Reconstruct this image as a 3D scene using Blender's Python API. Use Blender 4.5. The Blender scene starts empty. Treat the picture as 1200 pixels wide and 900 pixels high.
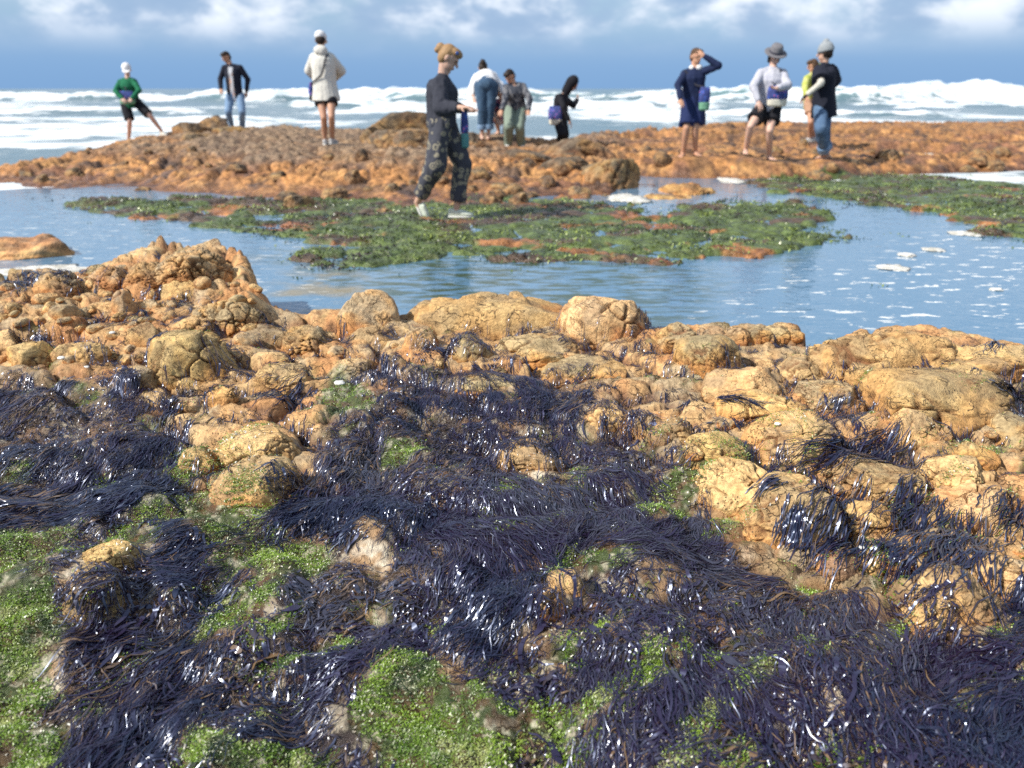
import bpy, bmesh, math, random
import numpy as np
from mathutils import Vector, Matrix

# ------------------------------------------------------------------ camera, sky, sun, exposure
scn = bpy.context.scene
R = math.radians
CAMZ, PITCH, FPX = 1.30, R(21.03), 900.0
cam_d = bpy.data.cameras.new("camera")
cam = bpy.data.objects.new("camera", cam_d)
scn.collection.objects.link(cam)
scn.camera = cam
cam.location = (0, 0, CAMZ)
cam.rotation_euler = (R(90) - PITCH, 0, 0)
cam_d.sensor_width = 36
cam_d.lens = 27.0
cam_d.clip_start, cam_d.clip_end = 0.05, 20000
cam_d.dof.use_dof = True
cam_d.dof.focus_distance = 2.45
cam_d.dof.aperture_fstop = 2.4

SUN_EL, SUN_AZ = 42.0, 245.0          # azimuth clockwise from +Y (the view direction): behind-left
sd = Vector((math.sin(R(SUN_AZ)) * math.cos(R(SUN_EL)), math.cos(R(SUN_AZ)) * math.cos(R(SUN_EL)), math.sin(R(SUN_EL))))
sun_d = bpy.data.lights.new("sun", 'SUN')
sun_d.energy, sun_d.angle, sun_d.color = 4.8, R(0.5), (1.0, 0.95, 0.87)
sun = bpy.data.objects.new("sun", sun_d)
scn.collection.objects.link(sun)
sun.rotation_euler = sd.to_track_quat('Z', 'Y').to_euler()

world = bpy.data.worlds.new("World")
scn.world = world
world.use_nodes = True
nt = world.node_tree
for n in list(nt.nodes): nt.nodes.remove(n)
def wn(t, **kw):
    n = nt.nodes.new(t)
    for k, v in kw.items(): setattr(n, k, v)
    return n
def wl(a, b): nt.links.new(a, b)
w_out = wn('ShaderNodeOutputWorld'); w_bg = wn('ShaderNodeBackground'); w_bg.inputs['Strength'].default_value = 0.1
sky = wn('ShaderNodeTexSky', sky_type='NISHITA', sun_disc=False, sun_elevation=R(SUN_EL), sun_rotation=R(SUN_AZ))
sky.air_density, sky.dust_density, sky.ozone_density = 1.0, 0.6, 2.0
tc = wn('ShaderNodeTexCoord')
sep = wn('ShaderNodeSeparateXYZ'); wl(tc.outputs['Generated'], sep.inputs[0])
def wmath(op, a, b=None, clamp=False):
    n = wn('ShaderNodeMath', operation=op, use_clamp=clamp)
    for i, v in enumerate((a, b)):
        if v is None: continue
        if isinstance(v, (int, float)): n.inputs[i].default_value = v
        else: wl(v, n.inputs[i])
    return n.outputs[0]
def wrange(v, a, b, c=0.0, d=1.0):
    n = wn('ShaderNodeMapRange', interpolation_type='SMOOTHSTEP')
    wl(v, n.inputs[0])
    for i, q in enumerate((a, b, c, d)): n.inputs[i + 1].default_value = q
    return n.outputs[0]
def wmix(f, a, b):
    n = wn('ShaderNodeMix', data_type='RGBA')
    if isinstance(f, (int, float)): n.inputs[0].default_value = f
    else: wl(f, n.inputs[0])
    for i, v in ((6, a), (7, b)):
        if isinstance(v, tuple): n.inputs[i].default_value = (*v, 1)
        else: wl(v, n.inputs[i])
    return n.outputs[2]
el = sep.outputs[2]
# cloud layer, in (direction, stretched elevation) space
cv = wn('ShaderNodeMapping'); cv.inputs['Scale'].default_value = (1, 1, 1.9); cv.inputs['Location'].default_value = (0.37, 0.0, 0.22)
wl(tc.outputs['Generated'], cv.inputs[0])
cn = wn('ShaderNodeTexNoise'); cn.inputs['Scale'].default_value = 5.2; cn.inputs['Detail'].default_value = 7; cn.inputs['Roughness'].default_value = 0.58
wl(cv.outputs[0], cn.inputs['Vector'])
cn2 = wn('ShaderNodeTexNoise'); cn2.inputs['Scale'].default_value = 12; cn2.inputs['Detail'].default_value = 6; cn2.inputs['Distortion'].default_value = 0.15
wl(cv.outputs[0], cn2.inputs['Vector'])
base = wmix(0.0, sky.outputs[0], (0, 0, 0))
# blue grey distant bank low over the sea
bank = wmath('MULTIPLY', wrange(el, 0.16, 0.02), 0.96)
bankc = wmix(wrange(el, 0.0, 0.07), (1.6, 3.0, 5.2), (2.0, 3.4, 5.5))
base = wmix(bank, base, bankc)
# grey cloud deck starting at about 3 degrees, with bright puffs
grey = wmath('MULTIPLY', wrange(el, 0.03, 0.07), wrange(cn.outputs[0], 0.34, 0.54))
grey = wmath('MULTIPLY', grey, wrange(el, 0.75, 0.3, 0.25, 1.0))
greyc = wmix(wrange(cn2.outputs[0], 0.35, 0.65), (2.6, 3.7, 5.4), (4.4, 5.3, 6.7))
base = wmix(wmath('MULTIPLY', grey, 0.85), base, greyc)
puff = wmath('MULTIPLY', wrange(el, 0.045, 0.085), wrange(cn2.outputs[0], 0.43, 0.64))
puff = wmath('MULTIPLY', puff, wrange(cn.outputs[0], 0.36, 0.54))
base = wmix(wmath('MULTIPLY', puff, 0.85), base, (8.0, 8.4, 8.9))
wl(base, w_bg.inputs['Color']); wl(w_bg.outputs[0], w_out.inputs[0])

vs = scn.view_settings
vs.view_transform, vs.look, vs.exposure, vs.gamma = 'Standard', 'None', 0.45, 1.0
vs.use_curve_mapping = False
scn.cycles.use_denoising = False
scn.cycles.max_bounces = 6
scn.cycles.diffuse_bounces = 3
scn.cycles.glossy_bounces = 3
scn.cycles.transmission_bounces = 2
scn.cycles.transparent_max_bounces = 6

# ------------------------------------------------------------------ maths helpers
cP, sP = math.cos(PITCH), math.sin(PITCH)
def ray(px, py):
    x, y = (px - 600) / FPX, (450 - py) / FPX
    return np.array([x, cP + sP * y, -sP + cP * y])
def at_z(px, py, z):
    d = ray(px, py); t = (z - CAMZ) / d[2]
    return np.array([d[0] * t, d[1] * t, z])
def at_y(px, py, Y):
    d = ray(px, py); t = Y / d[1]
    return np.array([d[0] * t, Y, CAMZ + d[2] * t])
def proj(x, y, z):
    dz = z - CAMZ
    dep = y * cP - dz * sP
    up = y * sP + dz * cP
    dep = np.maximum(dep, 0.05)
    return 600 + FPX * x / dep, 450 - FPX * up / dep
def sstep(a, b, x):
    t = np.clip((x - a) / (b - a), 0, 1); return t * t * (3 - 2 * t)
def _h(ix, iy, s):
    n = (ix.astype(np.int64) * 374761393 + iy.astype(np.int64) * 668265263 + s * 1442695041) & 0xFFFFFFFF
    n = ((n ^ (n >> 13)) * 1274126177) & 0xFFFFFFFF
    n = ((n ^ (n >> 16)) * 2246822519) & 0xFFFFFFFF
    return ((n ^ (n >> 15)) & 0xFFFFFF) / float(0xFFFFFF)
def vnoise(x, y, s=0):
    ix, iy = np.floor(x), np.floor(y); fx, fy = x - ix, y - iy
    fx = fx * fx * fx * (fx * (fx * 6 - 15) + 10); fy = fy * fy * fy * (fy * (fy * 6 - 15) + 10)
    a, b = _h(ix, iy, s), _h(ix + 1, iy, s); c, d = _h(ix, iy + 1, s), _h(ix + 1, iy + 1, s)
    return (a + (b - a) * fx) * (1 - fy) + (c + (d - c) * fx) * fy
def fbm(x, y, o=4, s=0, g=0.5):
    v = 0; a = 1; t = 0
    for i in range(o):
        v = v + a * (vnoise(x, y, s + i * 17) - 0.5); t += a
        x, y = x * 2.03 + 11.3, y * 2.03 - 7.1; a *= g
    return v / t * 2
def voro(x, y, s=0, jit=0.9, off=False):
    ix, iy = np.floor(x), np.floor(y)
    F1 = np.full(x.shape, 9.0); F2 = F1.copy(); cid = np.zeros(x.shape); ou = np.zeros(x.shape); ov = np.zeros(x.shape)
    for dx in (-1, 0, 1):
        for dy in (-1, 0, 1):
            cx, cy = ix + dx, iy + dy
            qx = cx + 0.5 + jit * (_h(cx, cy, s) - 0.5); qy = cy + 0.5 + jit * (_h(cx, cy, s + 7) - 0.5)
            d = np.hypot(x - qx, y - qy)
            m = d < F1
            F2 = np.where(m, F1, np.minimum(F2, d))
            cid = np.where(m, _h(cx, cy, s + 31), cid)
            if off: ou = np.where(m, x - qx, ou); ov = np.where(m, y - qy, ov)
            F1 = np.where(m, d, F1)
    return (F1, F2, cid, ou, ov) if off else (F1, F2, cid)
def _h3(ix, iy, iz, s):
    return _h(ix + iz * 57.0, iy - iz * 131.0 + 3 * iz, s)
def vnoise3(p, s=0):
    i = np.floor(p); f = p - i; f = f * f * (3 - 2 * f); r = 0
    for dx in (0, 1):
        for dy in (0, 1):
            for dz in (0, 1):
                w = (f[:, 0] if dx else 1 - f[:, 0]) * (f[:, 1] if dy else 1 - f[:, 1]) * (f[:, 2] if dz else 1 - f[:, 2])
                r = r + w * _h3(i[:, 0] + dx, i[:, 1] + dy, i[:, 2] + dz, s)
    return r
def fbm3(p, o=4, s=0, g=0.5):
    v = 0; a = 1; t = 0
    for k in range(o):
        v = v + a * (vnoise3(p, s + 13 * k) - 0.5); t += a; p = p * 2.07 + 5.3; a *= g
    return v / t * 2
def voro3(p, s=0, jit=0.9):
    i = np.floor(p); n = len(p)
    F1 = np.full(n, 9.0); F2 = F1.copy(); cid = np.zeros(n)
    for dx in (-1, 0, 1):
        for dy in (-1, 0, 1):
            for dz in (-1, 0, 1):
                c = i + (dx, dy, dz)
                q = np.stack([c[:, k] + 0.5 + jit * (_h3(c[:, 0], c[:, 1], c[:, 2], s + 5 * k) - 0.5) for k in range(3)], 1)
                d = np.linalg.norm(p - q, axis=1); m = d < F1
                F2 = np.where(m, F1, np.minimum(F2, d)); cid = np.where(m, _h3(c[:, 0], c[:, 1], c[:, 2], s + 41), cid); F1 = np.where(m, d, F1)
    return F1, F2, cid
def blobs(px, py, lst):
    """soft union of rotated ellipses (cx, cy, rx, ry, angle in degrees, weight)"""
    m = np.zeros(np.shape(px))
    for cx, cy, rx, ry, a, w in lst:
        ca, sa = math.cos(R(a)), math.sin(R(a))
        u = ((px - cx) * ca + (py - cy) * sa) / rx; v = (-(px - cx) * sa + (py - cy) * ca) / ry
        m = np.maximum(m, w * np.clip(1.5 - (u * u + v * v), 0, 1))
    return m

# ------------------------------------------------------------------ object helpers
def link(o): scn.collection.objects.link(o); return o
def tag(o, label=None, cat=None, group=None, kind=None):
    if label: o['label'] = label
    if cat: o['category'] = cat
    if group: o['group'] = group
    if kind: o['kind'] = kind
    return o
def np_mesh(name, V, F, smooth=True, attrs=None, colors=None):
    """V (n,3), F (m,k) with k = 3 or 4"""
    me = bpy.data.meshes.new(name)
    V = np.asarray(V, np.float32); F = np.asarray(F, np.int32); k = F.shape[1]
    me.vertices.add(len(V)); me.vertices.foreach_set('co', V.ravel())
    me.loops.add(F.size); me.loops.foreach_set('vertex_index', F.ravel())
    me.polygons.add(len(F)); me.polygons.foreach_set('loop_start', np.arange(0, F.size, k, dtype=np.int32))
    me.update(calc_edges=True)
    me.polygons.foreach_set('use_smooth', np.full(len(F), smooth))
    for n_, a in (attrs or {}).items():
        at = me.attributes.new(n_, 'FLOAT', 'POINT'); at.data.foreach_set('value', np.asarray(a, np.float32).ravel())
    for n_, c in (colors or {}).items():
        at = me.attributes.new(n_, 'FLOAT_COLOR', 'POINT')
        c4 = np.ones((len(V), 4), np.float32); c4[:, :3] = c; at.data.foreach_set('color', c4.ravel())
    me.update()
    return me
def mesh_obj(name, me, mat, parent=None):
    mat = getattr(mat, 'm', mat)
    o = bpy.data.objects.new(name, me)
    if mat is not None and not me.materials: me.materials.append(mat)
    link(o)
    if parent is not None: o.parent = parent
    return o
def grid_faces(nr, nc):
    i = np.arange(nr * nc).reshape(nr, nc)
    return np.stack([i[:-1, :-1], i[:-1, 1:], i[1:, 1:], i[1:, :-1]], -1).reshape(-1, 4)

# ------------------------------------------------------------------ material helper
class Mat:
    def __init__(s, name, rough=0.8, spec=0.5, color=None):
        s.m = bpy.data.materials.new(name); s.m.use_nodes = True
        s.t = s.m.node_tree; s.b = s.t.nodes['Principled BSDF']
        s.b.inputs['Roughness'].default_value = rough; s.b.inputs['Specular IOR Level'].default_value = spec
        if color: s.b.inputs['Base Color'].default_value = (*color, 1)
        s.out = s.t.nodes['Material Output']
    def n(s, t, **kw):
        n = s.t.nodes.new(t)
        for k, v in kw.items(): setattr(n, k, v)
        return n
    def l(s, a, b): s.t.links.new(a, b)
    def put(s, sock, v):
        if isinstance(v, tuple): sock.default_value = (*v, 1) if len(sock.default_value) == 4 else v
        elif isinstance(v, (int, float)): sock.default_value = v
        else: s.l(v, sock)
    def pos(s, obj=False):
        if obj: return s.n('ShaderNodeTexCoord').outputs['Object']
        return s.n('ShaderNodeNewGeometry').outputs['Position']
    def attr(s, name, col=False):
        a = s.n('ShaderNodeAttribute', attribute_name=name); return a.outputs['Color' if col else 'Fac']
    def scale(s, v, sc):
        m = s.n('ShaderNodeMapping'); m.inputs['Scale'].default_value = sc; s.l(v, m.inputs[0]); return m.outputs[0]
    def noise(s, v, sc, det=5, rough=0.55, dist=0.0):
        n = s.n('ShaderNodeTexNoise'); s.l(v, n.inputs['Vector'])
        n.inputs['Scale'].default_value = sc; n.inputs['Detail'].default_value = det; n.inputs['Roughness'].default_value = rough; n.inputs['Distortion'].default_value = dist
        return n.outputs[0]
    def vor(s, v, sc, feature='F1'):
        n = s.n('ShaderNodeTexVoronoi', feature=feature); s.l(v, n.inputs['Vector']); n.inputs['Scale'].default_value = sc; return n.outputs['Distance']
    def rng(s, v, a, b, c=0.0, d=1.0):
        n = s.n('ShaderNodeMapRange', interpolation_type='SMOOTHSTEP'); s.l(v, n.inputs[0])
        for i, q in enumerate((a, b, c, d)): n.inputs[i + 1].default_value = q
        return n.outputs[0]
    def math(s, op, a, b=0.0, clamp=False):
        n = s.n('ShaderNodeMath', operation=op, use_clamp=clamp); s.put(n.inputs[0], a); s.put(n.inputs[1], b); return n.outputs[0]
    def mix(s, f, a, b, blend='MIX'):
        n = s.n('ShaderNodeMix', data_type='RGBA', blend_type=blend); s.put(n.inputs[0], f); s.put(n.inputs[6], a); s.put(n.inputs[7], b); return n.outputs[2]
    def color(s, v): s.put(s.b.inputs['Base Color'], v)
    def rough(s, v): s.put(s.b.inputs['Roughness'], v)
    def bump(s, h, strength=0.5, dist=0.01):
        n = s.n('ShaderNodeBump'); n.inputs['Strength'].default_value = strength; n.inputs['Distance'].default_value = dist
        s.l(h, n.inputs['Height']); s.l(n.outputs[0], s.b.inputs['Normal']); return n
# ------------------------------------------------------------------ near rock shelf: height field on a polar grid
def interp_pts(x, pts):
    p = np.array(pts, float); return np.interp(x, p[:, 0], p[:, 1])
HC = 1.15
NA, NR = 960, 540
AZ = np.linspace(R(-54), R(54), NA)
PH = np.linspace(R(72), R(11.3), NR)
RR = HC / np.tan(PH)
gA, gR = np.meshgrid(AZ, RR)
gx, gy = gR * np.sin(gA), gR * np.cos(gA)
# back rim of the shelf, where it drops into the pool: a list of (pixel column, distance y)
RIM = [(-600, 4.35), (0, 4.35), (100, 4.45), (180, 4.72), (262, 4.66), (298, 4.35), (312, 3.86), (395, 3.82), (500, 3.72), (690, 3.72), (740, 3.62), (850, 3.62), (935, 3.58), (950, 3.42), (1010, 3.48), (1100, 3.42), (1200, 3.30), (1500, 3.3)]
def base_near(x, y):
    z = np.interp(y, [0, 1.2, 1.65, 2.1, 2.6, 3.0, 3.5], [-0.06, -0.02, 0.05, 0.10, 0.155, 0.185, 0.205])
    px, _ = proj(x, y, 0.2)
    outc = sstep(330, 285, px) * sstep(3.15, 3.75, y)
    z = z + outc * (0.10 + 0.12 * sstep(60, 230, px) * sstep(3.7, 4.45, y))
    z = z + 0.05 * np.exp(-(((px - 1120) / 170) ** 2 + ((y - 3.2) / 0.35) ** 2))
    rim = interp_pts(px, RIM)
    w = 0.05 * fbm(x * 4, y * 4, 3, 5)
    drop = sstep(rim - 0.02 + w, rim + 0.20 + w, y)
    return z, drop, px
WEED_EDGE = [(-400, 425), (0, 432), (70, 436), (150, 456), (200, 490), (240, 565), (300, 590), (360, 585), (380, 500), (400, 452), (450, 438), (560, 442), (700, 444), (760, 500), (800, 560), (850, 612), (900, 655), (960, 672), (1000, 690), (1050, 690), (1090, 735), (1160, 742), (1175, 700), (1200, 690), (1500, 680)]
ALGAE = [(405, 470, 34, 26, 0, 1), (395, 440, 24, 10, 0, .8), (15, 800, 55, 120, 8, 1.1), (20, 700, 40, 60, 0, .8), (235, 592, 60, 20, -12, 1), (275, 615, 60, 42, 20, 1.1), (330, 640, 60, 24, 20, .9), (120, 572, 50, 16, -15, .8), (205, 540, 30, 22, 30, .8), (60, 650, 60, 22, -15, .7),
         (150, 625, 40, 14, -20, .6), (520, 850, 105, 62, 5, 1.2), (480, 790, 60, 26, 10, .8), (430, 720, 30, 18, 20, .8), (520, 745, 28, 16, 0, .7), (715, 665, 55, 15, 8, 1), (775, 588, 48, 17, -12, .9), (960, 690, 36, 9, 0, .9), (1012, 456, 14, 6, 0, .9), (310, 885, 70, 26, 0, .9), (55, 880, 40, 40, 0, 1), (470, 535, 18, 12, 0, .9),
         (590, 575, 22, 10, 0, .6), (560, 605, 26, 10, 0, .5), (860, 622, 26, 10, -10, .6), (930, 720, 14, 6, 0, .5), (390, 760, 30, 14, 0, .4), (25, 545, 30, 14, 0, .7), (100, 460, 20, 8, 0, .6), (880, 715, 20, 8, 0, .5), (250, 690, 40, 10, -10, .5), (640, 590, 30, 8, 0, .4), (160, 655, 30, 10, -20, .6), (630, 860, 22, 40, 0, .7), (690, 745, 14, 8, 0, .4)]
BARE = [(280, 520, 48, 52, 10, 1), (455, 815, 34, 16, 30, .8), (505, 800, 16, 14, 0, .8), (535, 770, 40, 40, 10, .9), (132, 655, 34, 14, -40, .9), (112, 690, 40, 14, -35, .9), (660, 690, 36, 22, -30, 1), (613, 540, 40, 9, 0, 1), (720, 485, 44, 20, 0, .9), (30, 850, 22, 30, 40, .9), (65, 790, 26, 34, 0, .9), (430, 725, 18, 10, 35, .8), (1130, 760, 36, 22, 20, .8), (1165, 850, 20, 20, 0, .7), (1030, 770, 14, 14, 0, .6), (990, 855, 26, 14, 0, .5), (430, 640, 14, 18, 0, .7), (850, 660, 50, 10, -12, .6), (780, 680, 30, 6, 0, .5), (560, 530, 30, 8, 0, .4), (300, 800, 24, 6, -15, .5)]
def masks(px, py, x, y):
    wx = 14 * fbm(x * 7, y * 7, 3, 91); wy = 9 * fbm(x * 7, y * 7, 3, 92)
    sc = np.clip((py - 250) / 350, 0.35, 1.4)
    qx, qy = px + wx * sc * 2, py + wy * sc * 2
    edge = interp_pts(qx, WEED_EDGE)
    n = fbm(x * 9, y * 9, 4, 77)
    fx_, fy_ = x * .82 + y * .57, -x * .57 + y * .82          # weed and algae run in streaks down to the left
    st = fbm(fx_ * 5.5, fy_ * 19, 4, 93)
    alg = np.clip(1.35 * blobs(qx, qy, ALGAE) + 1.0 * n + 0.8 * st - 0.30, 0, 1)
    alg = np.maximum(alg, np.clip(1.6 * st + 1.3 * fbm(x * 3, y * 3, 3, 94) - 0.40, 0, .9) * sstep(470, 540, py))
    bare = np.clip(blobs(qx, qy, BARE) + 0.9 * fbm(x * 11, y * 11, 4, 78) + .5 * st - 0.25, 0, 1)
    weed = sstep(-14, 14, qy - edge + 46 * fbm(x * 6, y * 6, 4, 79))
    weed = np.clip(weed * (1 - 0.97 * alg) * (1 - bare), 0, 1)
    return weed, alg, bare
def pillow(F1, F2, k=1.6):
    t = np.clip((F2 - F1) * k, 0, 1); return 1 - (1 - t) ** 2.2
def near_height(x, y):
    zb, drop, pxr = base_near(x, y)
    px, py = proj(x, y, zb)
    weed, alg, bare = masks(px, py, x, y)
    rocky = 1 - sstep(-30, 60, py - interp_pts(px, WEED_EDGE))
    # warp, then rounded blocks at three sizes, stretched along the strata
    ux = x + 0.07 * fbm(x * 3, y * 3, 3, 1); uy = y + 0.07 * fbm(x * 3, y * 3, 3, 2)
    outc = sstep(330, 285, px) * sstep(3.2, 3.7, y)
    def cells(u, v, sd, k):
        a_, b_, c_, ou, ov = voro(u, v, sd, off=True); e = b_ - a_
        t1_, t2_ = _h(np.floor(c_ * 1e4), np.floor(c_ * 7e3), 5) - .5, _h(np.floor(c_ * 9e3), np.floor(c_ * 5e3), 6) - .5
        plate = 0.65 * pillow(a_, b_, k) + 0.35 * pillow(a_, b_, 1.2)
        return e, c_, plate, (t1_ * ou + t2_ * ov)
    e1, c1, p1, s1 = cells(ux * 2.0 + 3, (uy + 0.30 * ux) * 4.0, 11, 4.5)
    vx = x + 0.03 * fbm(x * 8, y * 8, 3, 3); vy = y + 0.03 * fbm(x * 8, y * 8, 3, 4)
    e2, c2, p2, s2 = cells(vx * 5.0, (vy - 0.2 * vx) * 8.5, 12, 4.0)
    e3, c3, p3, s3 = cells(vx * 13, vy * 19, 13, 3.0)
    amp = 0.35 + 0.65 * rocky
    big = 0.035 * fbm(x * 1.6, y * 1.6, 3, 6) * (1 + 0.6 * (1 - rocky))
    mound = (1 - rocky) * (0.040 * (pillow(*voro(ux * 2.1 + 1.7, uy * 2.6 + .4, 21)[:2], 1.3) - 0.6) + 0.03 * fbm(x * 5, y * 5, 3, 8))
    brk = sstep(-.15, .2, fbm(x * 1.9, y * 2.4, 3, 16))          # where the plates are broken up into smaller blocks
    h1 = amp * (0.075 * (p1 - 0.75) + sstep(0, 0.10, e1) * (0.050 * (c1 - 0.5) + 0.09 * s1))
    h2 = amp * (0.040 * (p2 - 0.75) + sstep(0, 0.10, e2) * (0.026 * (c2 - 0.5) + 0.045 * s2)) * np.clip(0.25 + 0.75 * brk + 0.5 * outc, 0, 1.2)
    h3 = (0.35 + 0.65 * rocky) * (0.010 * (p3 - 0.7) + 0.008 * (c3 - .5) * sstep(0, .12, e3)) * np.clip(outc + brk * (c2 < .5), 0, 1)
    lay = (y * 0.5 + zb * 3 + 0.35 * ux + 0.06 * fbm(x * 5, y * 5, 3, 17)) * 17
    ledge = 0.010 * (np.abs((lay % 1) - .5) * 2 - .5) * rocky * (1 - brk) * (1 - outc)
    fine = 0.006 * fbm(x * 22, y * 26, 4, 9) + 0.003 * fbm(x * 60, y * 75, 3, 10)
    z = zb + big + mound + h1 + h2 + h3 + ledge + fine
    z = z * (1 - drop) + (-0.35) * drop + 0.05 * drop * (1 - drop) * 4 * fbm(x * 8, y * 8, 3, 15)
    return z, dict(px=px, py=py, weed=weed, alg=alg, bare=bare, rocky=rocky, p1=p1, p2=p2, p3=p3, c1=c1, c2=c2, c3=c3, drop=drop, outc=outc, e1=e1, e2=e2)
gz, gm = near_height(gx, gy)
def bil(grid, x, y):
    a = np.arctan2(x, y); r = np.hypot(x, y)
    fa = np.clip((a - AZ[0]) / (AZ[-1] - AZ[0]) * (NA - 1), 0, NA - 1.001)
    fr = np.clip((np.arctan(HC / np.maximum(r, 1e-3)) - PH[0]) / (PH[-1] - PH[0]) * (NR - 1), 0, NR - 1.001)
    ia, ir = fa.astype(int), fr.astype(int); ta, tr = fa - ia, fr - ir
    return (grid[ir, ia] * (1 - ta) + grid[ir, ia + 1] * ta) * (1 - tr) + (grid[ir + 1, ia] * (1 - ta) + grid[ir + 1, ia + 1] * ta) * tr
def ground_z(x, y): return bil(gz, np.asarray(x, float), np.asarray(y, float))
def hit_near(px, py):
    """first point of the near shelf along the ray through a pixel"""
    d = ray(px, py); t = np.linspace(0.7, 6, 1600)
    X, Y, Z = d[0] * t, d[1] * t, CAMZ + d[2] * t
    g = ground_z(X, Y); k = np.argmax(Z < g)
    return np.array([X[k], Y[k], g[k]])

def lerp3(a, b, t): return a + (np.asarray(b) - a) * t[..., None]
def rock_albedo(x, y, m):
    n1, n2 = fbm(x * 5, y * 6, 4, 31), fbm(x * 30, y * 34, 4, 32)
    c = np.broadcast_to(np.array([0.47, 0.285, 0.128]), x.shape + (3,)).copy()
    c = lerp3(c, (0.37, 0.275, 0.165), sstep(0.0, 0.35, n1 + 0.35 * (m['c1'] - 0.5)))
    c = lerp3(c, (0.54, 0.36, 0.172), 0.9 * sstep(0.55, 0.95, m['c2'] + 0.4 * n2))
    c = lerp3(c, (0.44, 0.20, 0.075), 0.7 * sstep(0.08, 0.36, -n1 + 0.2 * n2 + 0.3 * (m['c2'] - 0.6)))
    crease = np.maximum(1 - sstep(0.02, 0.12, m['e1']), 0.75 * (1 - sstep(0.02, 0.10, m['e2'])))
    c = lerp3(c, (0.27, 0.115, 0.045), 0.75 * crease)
    c = c * (1 + 0.28 * n2)[..., None]
    return c
alb = rock_albedo(gx, gy, gm)
nz = fbm(gx * 40, gy * 46, 3, 33); nz2 = fbm(gx * 12, gy * 14, 4, 34)
# the bed below the weed: wet brown, purple and pale crusts
bed = np.broadcast_to(np.array([0.075, 0.055, 0.050]), gx.shape + (3,)).copy()
bed = lerp3(bed * .6, (0.20, 0.12, 0.07), sstep(0.05, 0.4, nz2 + 0.3 * nz))
bed = lerp3(bed, (0.42, 0.36, 0.27), 0.8 * sstep(0.22, 0.42, fbm(gx * 24, gy * 26, 4, 35)))
lowz = 1 - gm['rocky']
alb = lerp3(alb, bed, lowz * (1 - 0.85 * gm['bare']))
barec = lerp3(np.broadcast_to(np.array([0.40, 0.26, 0.14]), gx.shape + (3,)), (0.62, 0.55, 0.43), sstep(-0.1, 0.3, nz2 + .4 * nz))
alb = lerp3(alb, barec, np.clip(gm['bare'] * lowz, 0, 1))
algc = lerp3(np.broadcast_to(np.array([0.055, 0.075, 0.022]), gx.shape + (3,)), (0.40, 0.38, 0.27), sstep(0.12, 0.42, nz + .4 * nz2))
algc = lerp3(algc, (0.10, 0.055, 0.03), .8 * sstep(.05, .3, fbm(gx * 27, gy * 27, 3, 38)))
alb = lerp3(alb, algc, np.clip(gm['alg'] * 1.2, 0, 1))
# upper zone: patchy dark brown along the joints between blocks
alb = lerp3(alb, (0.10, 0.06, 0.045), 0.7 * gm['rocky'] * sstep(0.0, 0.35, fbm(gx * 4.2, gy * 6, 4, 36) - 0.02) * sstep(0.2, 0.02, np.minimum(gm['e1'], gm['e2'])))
alb = np.clip(alb * (1 + .13 * gm['rocky'])[..., None], 0.01, 0.8)
wet = np.clip(lowz * 0.9 * (1 - 0.6 * gm['bare']) + 0.5 * sstep(0.1, .35, nz2), 0, 1)

m_rock = Mat('wet_shore_rock', 0.75, 0.4)
p = m_rock.pos()
f = m_rock.noise(p, 55, 7, 0.68); g = m_rock.noise(p, 230, 4, 0.65); pit = m_rock.vor(p, 80)
wv = m_rock.n('ShaderNodeVectorMath', operation='ADD'); nv = m_rock.n('ShaderNodeTexNoise'); nv.inputs['Scale'].default_value = 9; nv.inputs['Detail'].default_value = 4; m_rock.l(p, nv.inputs['Vector'])
sv = m_rock.n('ShaderNodeVectorMath', operation='SCALE'); sv.inputs['Scale'].default_value = 0.16; m_rock.l(nv.outputs['Color'], sv.inputs[0]); m_rock.l(p, wv.inputs[0]); m_rock.l(sv.outputs[0], wv.inputs[1])
ed = m_rock.vor(m_rock.scale(wv.outputs[0], (1, 1.5, 1.9)), 8.5, 'DISTANCE_TO_EDGE'); ed2 = m_rock.vor(m_rock.scale(wv.outputs[0], (1.3, 1, 2.4)), 21, 'DISTANCE_TO_EDGE')
ck = m_rock.math('MULTIPLY', m_rock.rng(ed, 0.028, 0.004), m_rock.rng(m_rock.noise(p, 6, 3), 0.50, 0.60))
ck2 = m_rock.math('MULTIPLY', m_rock.rng(ed2, 0.040, 0.006), m_rock.rng(m_rock.noise(p, 8.5, 3), 0.54, 0.64))
ck = m_rock.math('MAXIMUM', ck, m_rock.math('MULTIPLY', ck2, .8))
c = m_rock.mix(m_rock.rng(f, 0.32, 0.68), (0.76, 0.73, 0.70), (1.34, 1.34, 1.30))
c = m_rock.mix(1.0, m_rock.attr('albedo', True), c, 'MULTIPLY')
c = m_rock.mix(m_rock.math('MULTIPLY', m_rock.rng(m_rock.noise(p, 17, 5, .65), .56, .70), .6), c, (.20, .085, .032))
pitm = m_rock.math('MULTIPLY', m_rock.rng(pit, 0.26, 0.14), m_rock.rng(m_rock.noise(p, 11, 2), 0.52, 0.62))
c = m_rock.mix(m_rock.math('MULTIPLY', pitm, 0.8), c, (0.05, 0.035, 0.025))
c = m_rock.mix(m_rock.math('MULTIPLY', ck, 0.75), c, (0.055, 0.028, 0.016))
m_rock.color(c)
m_rock.rough(m_rock.rng(m_rock.math('ADD', m_rock.attr('wet'), m_rock.math('MULTIPLY', f, 0.5)), 0.2, 1.2, 0.85, 0.28))
hh = m_rock.math('ADD', m_rock.math('MULTIPLY', f, 1.0), m_rock.math('ADD', m_rock.math('MULTIPLY', g, 0.4), m_rock.math('ADD', m_rock.math('MULTIPLY', pitm, -0.6), m_rock.math('MULTIPLY', ck, -1.2))))
m_rock.bump(hh, 0.9, 0.012)
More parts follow.
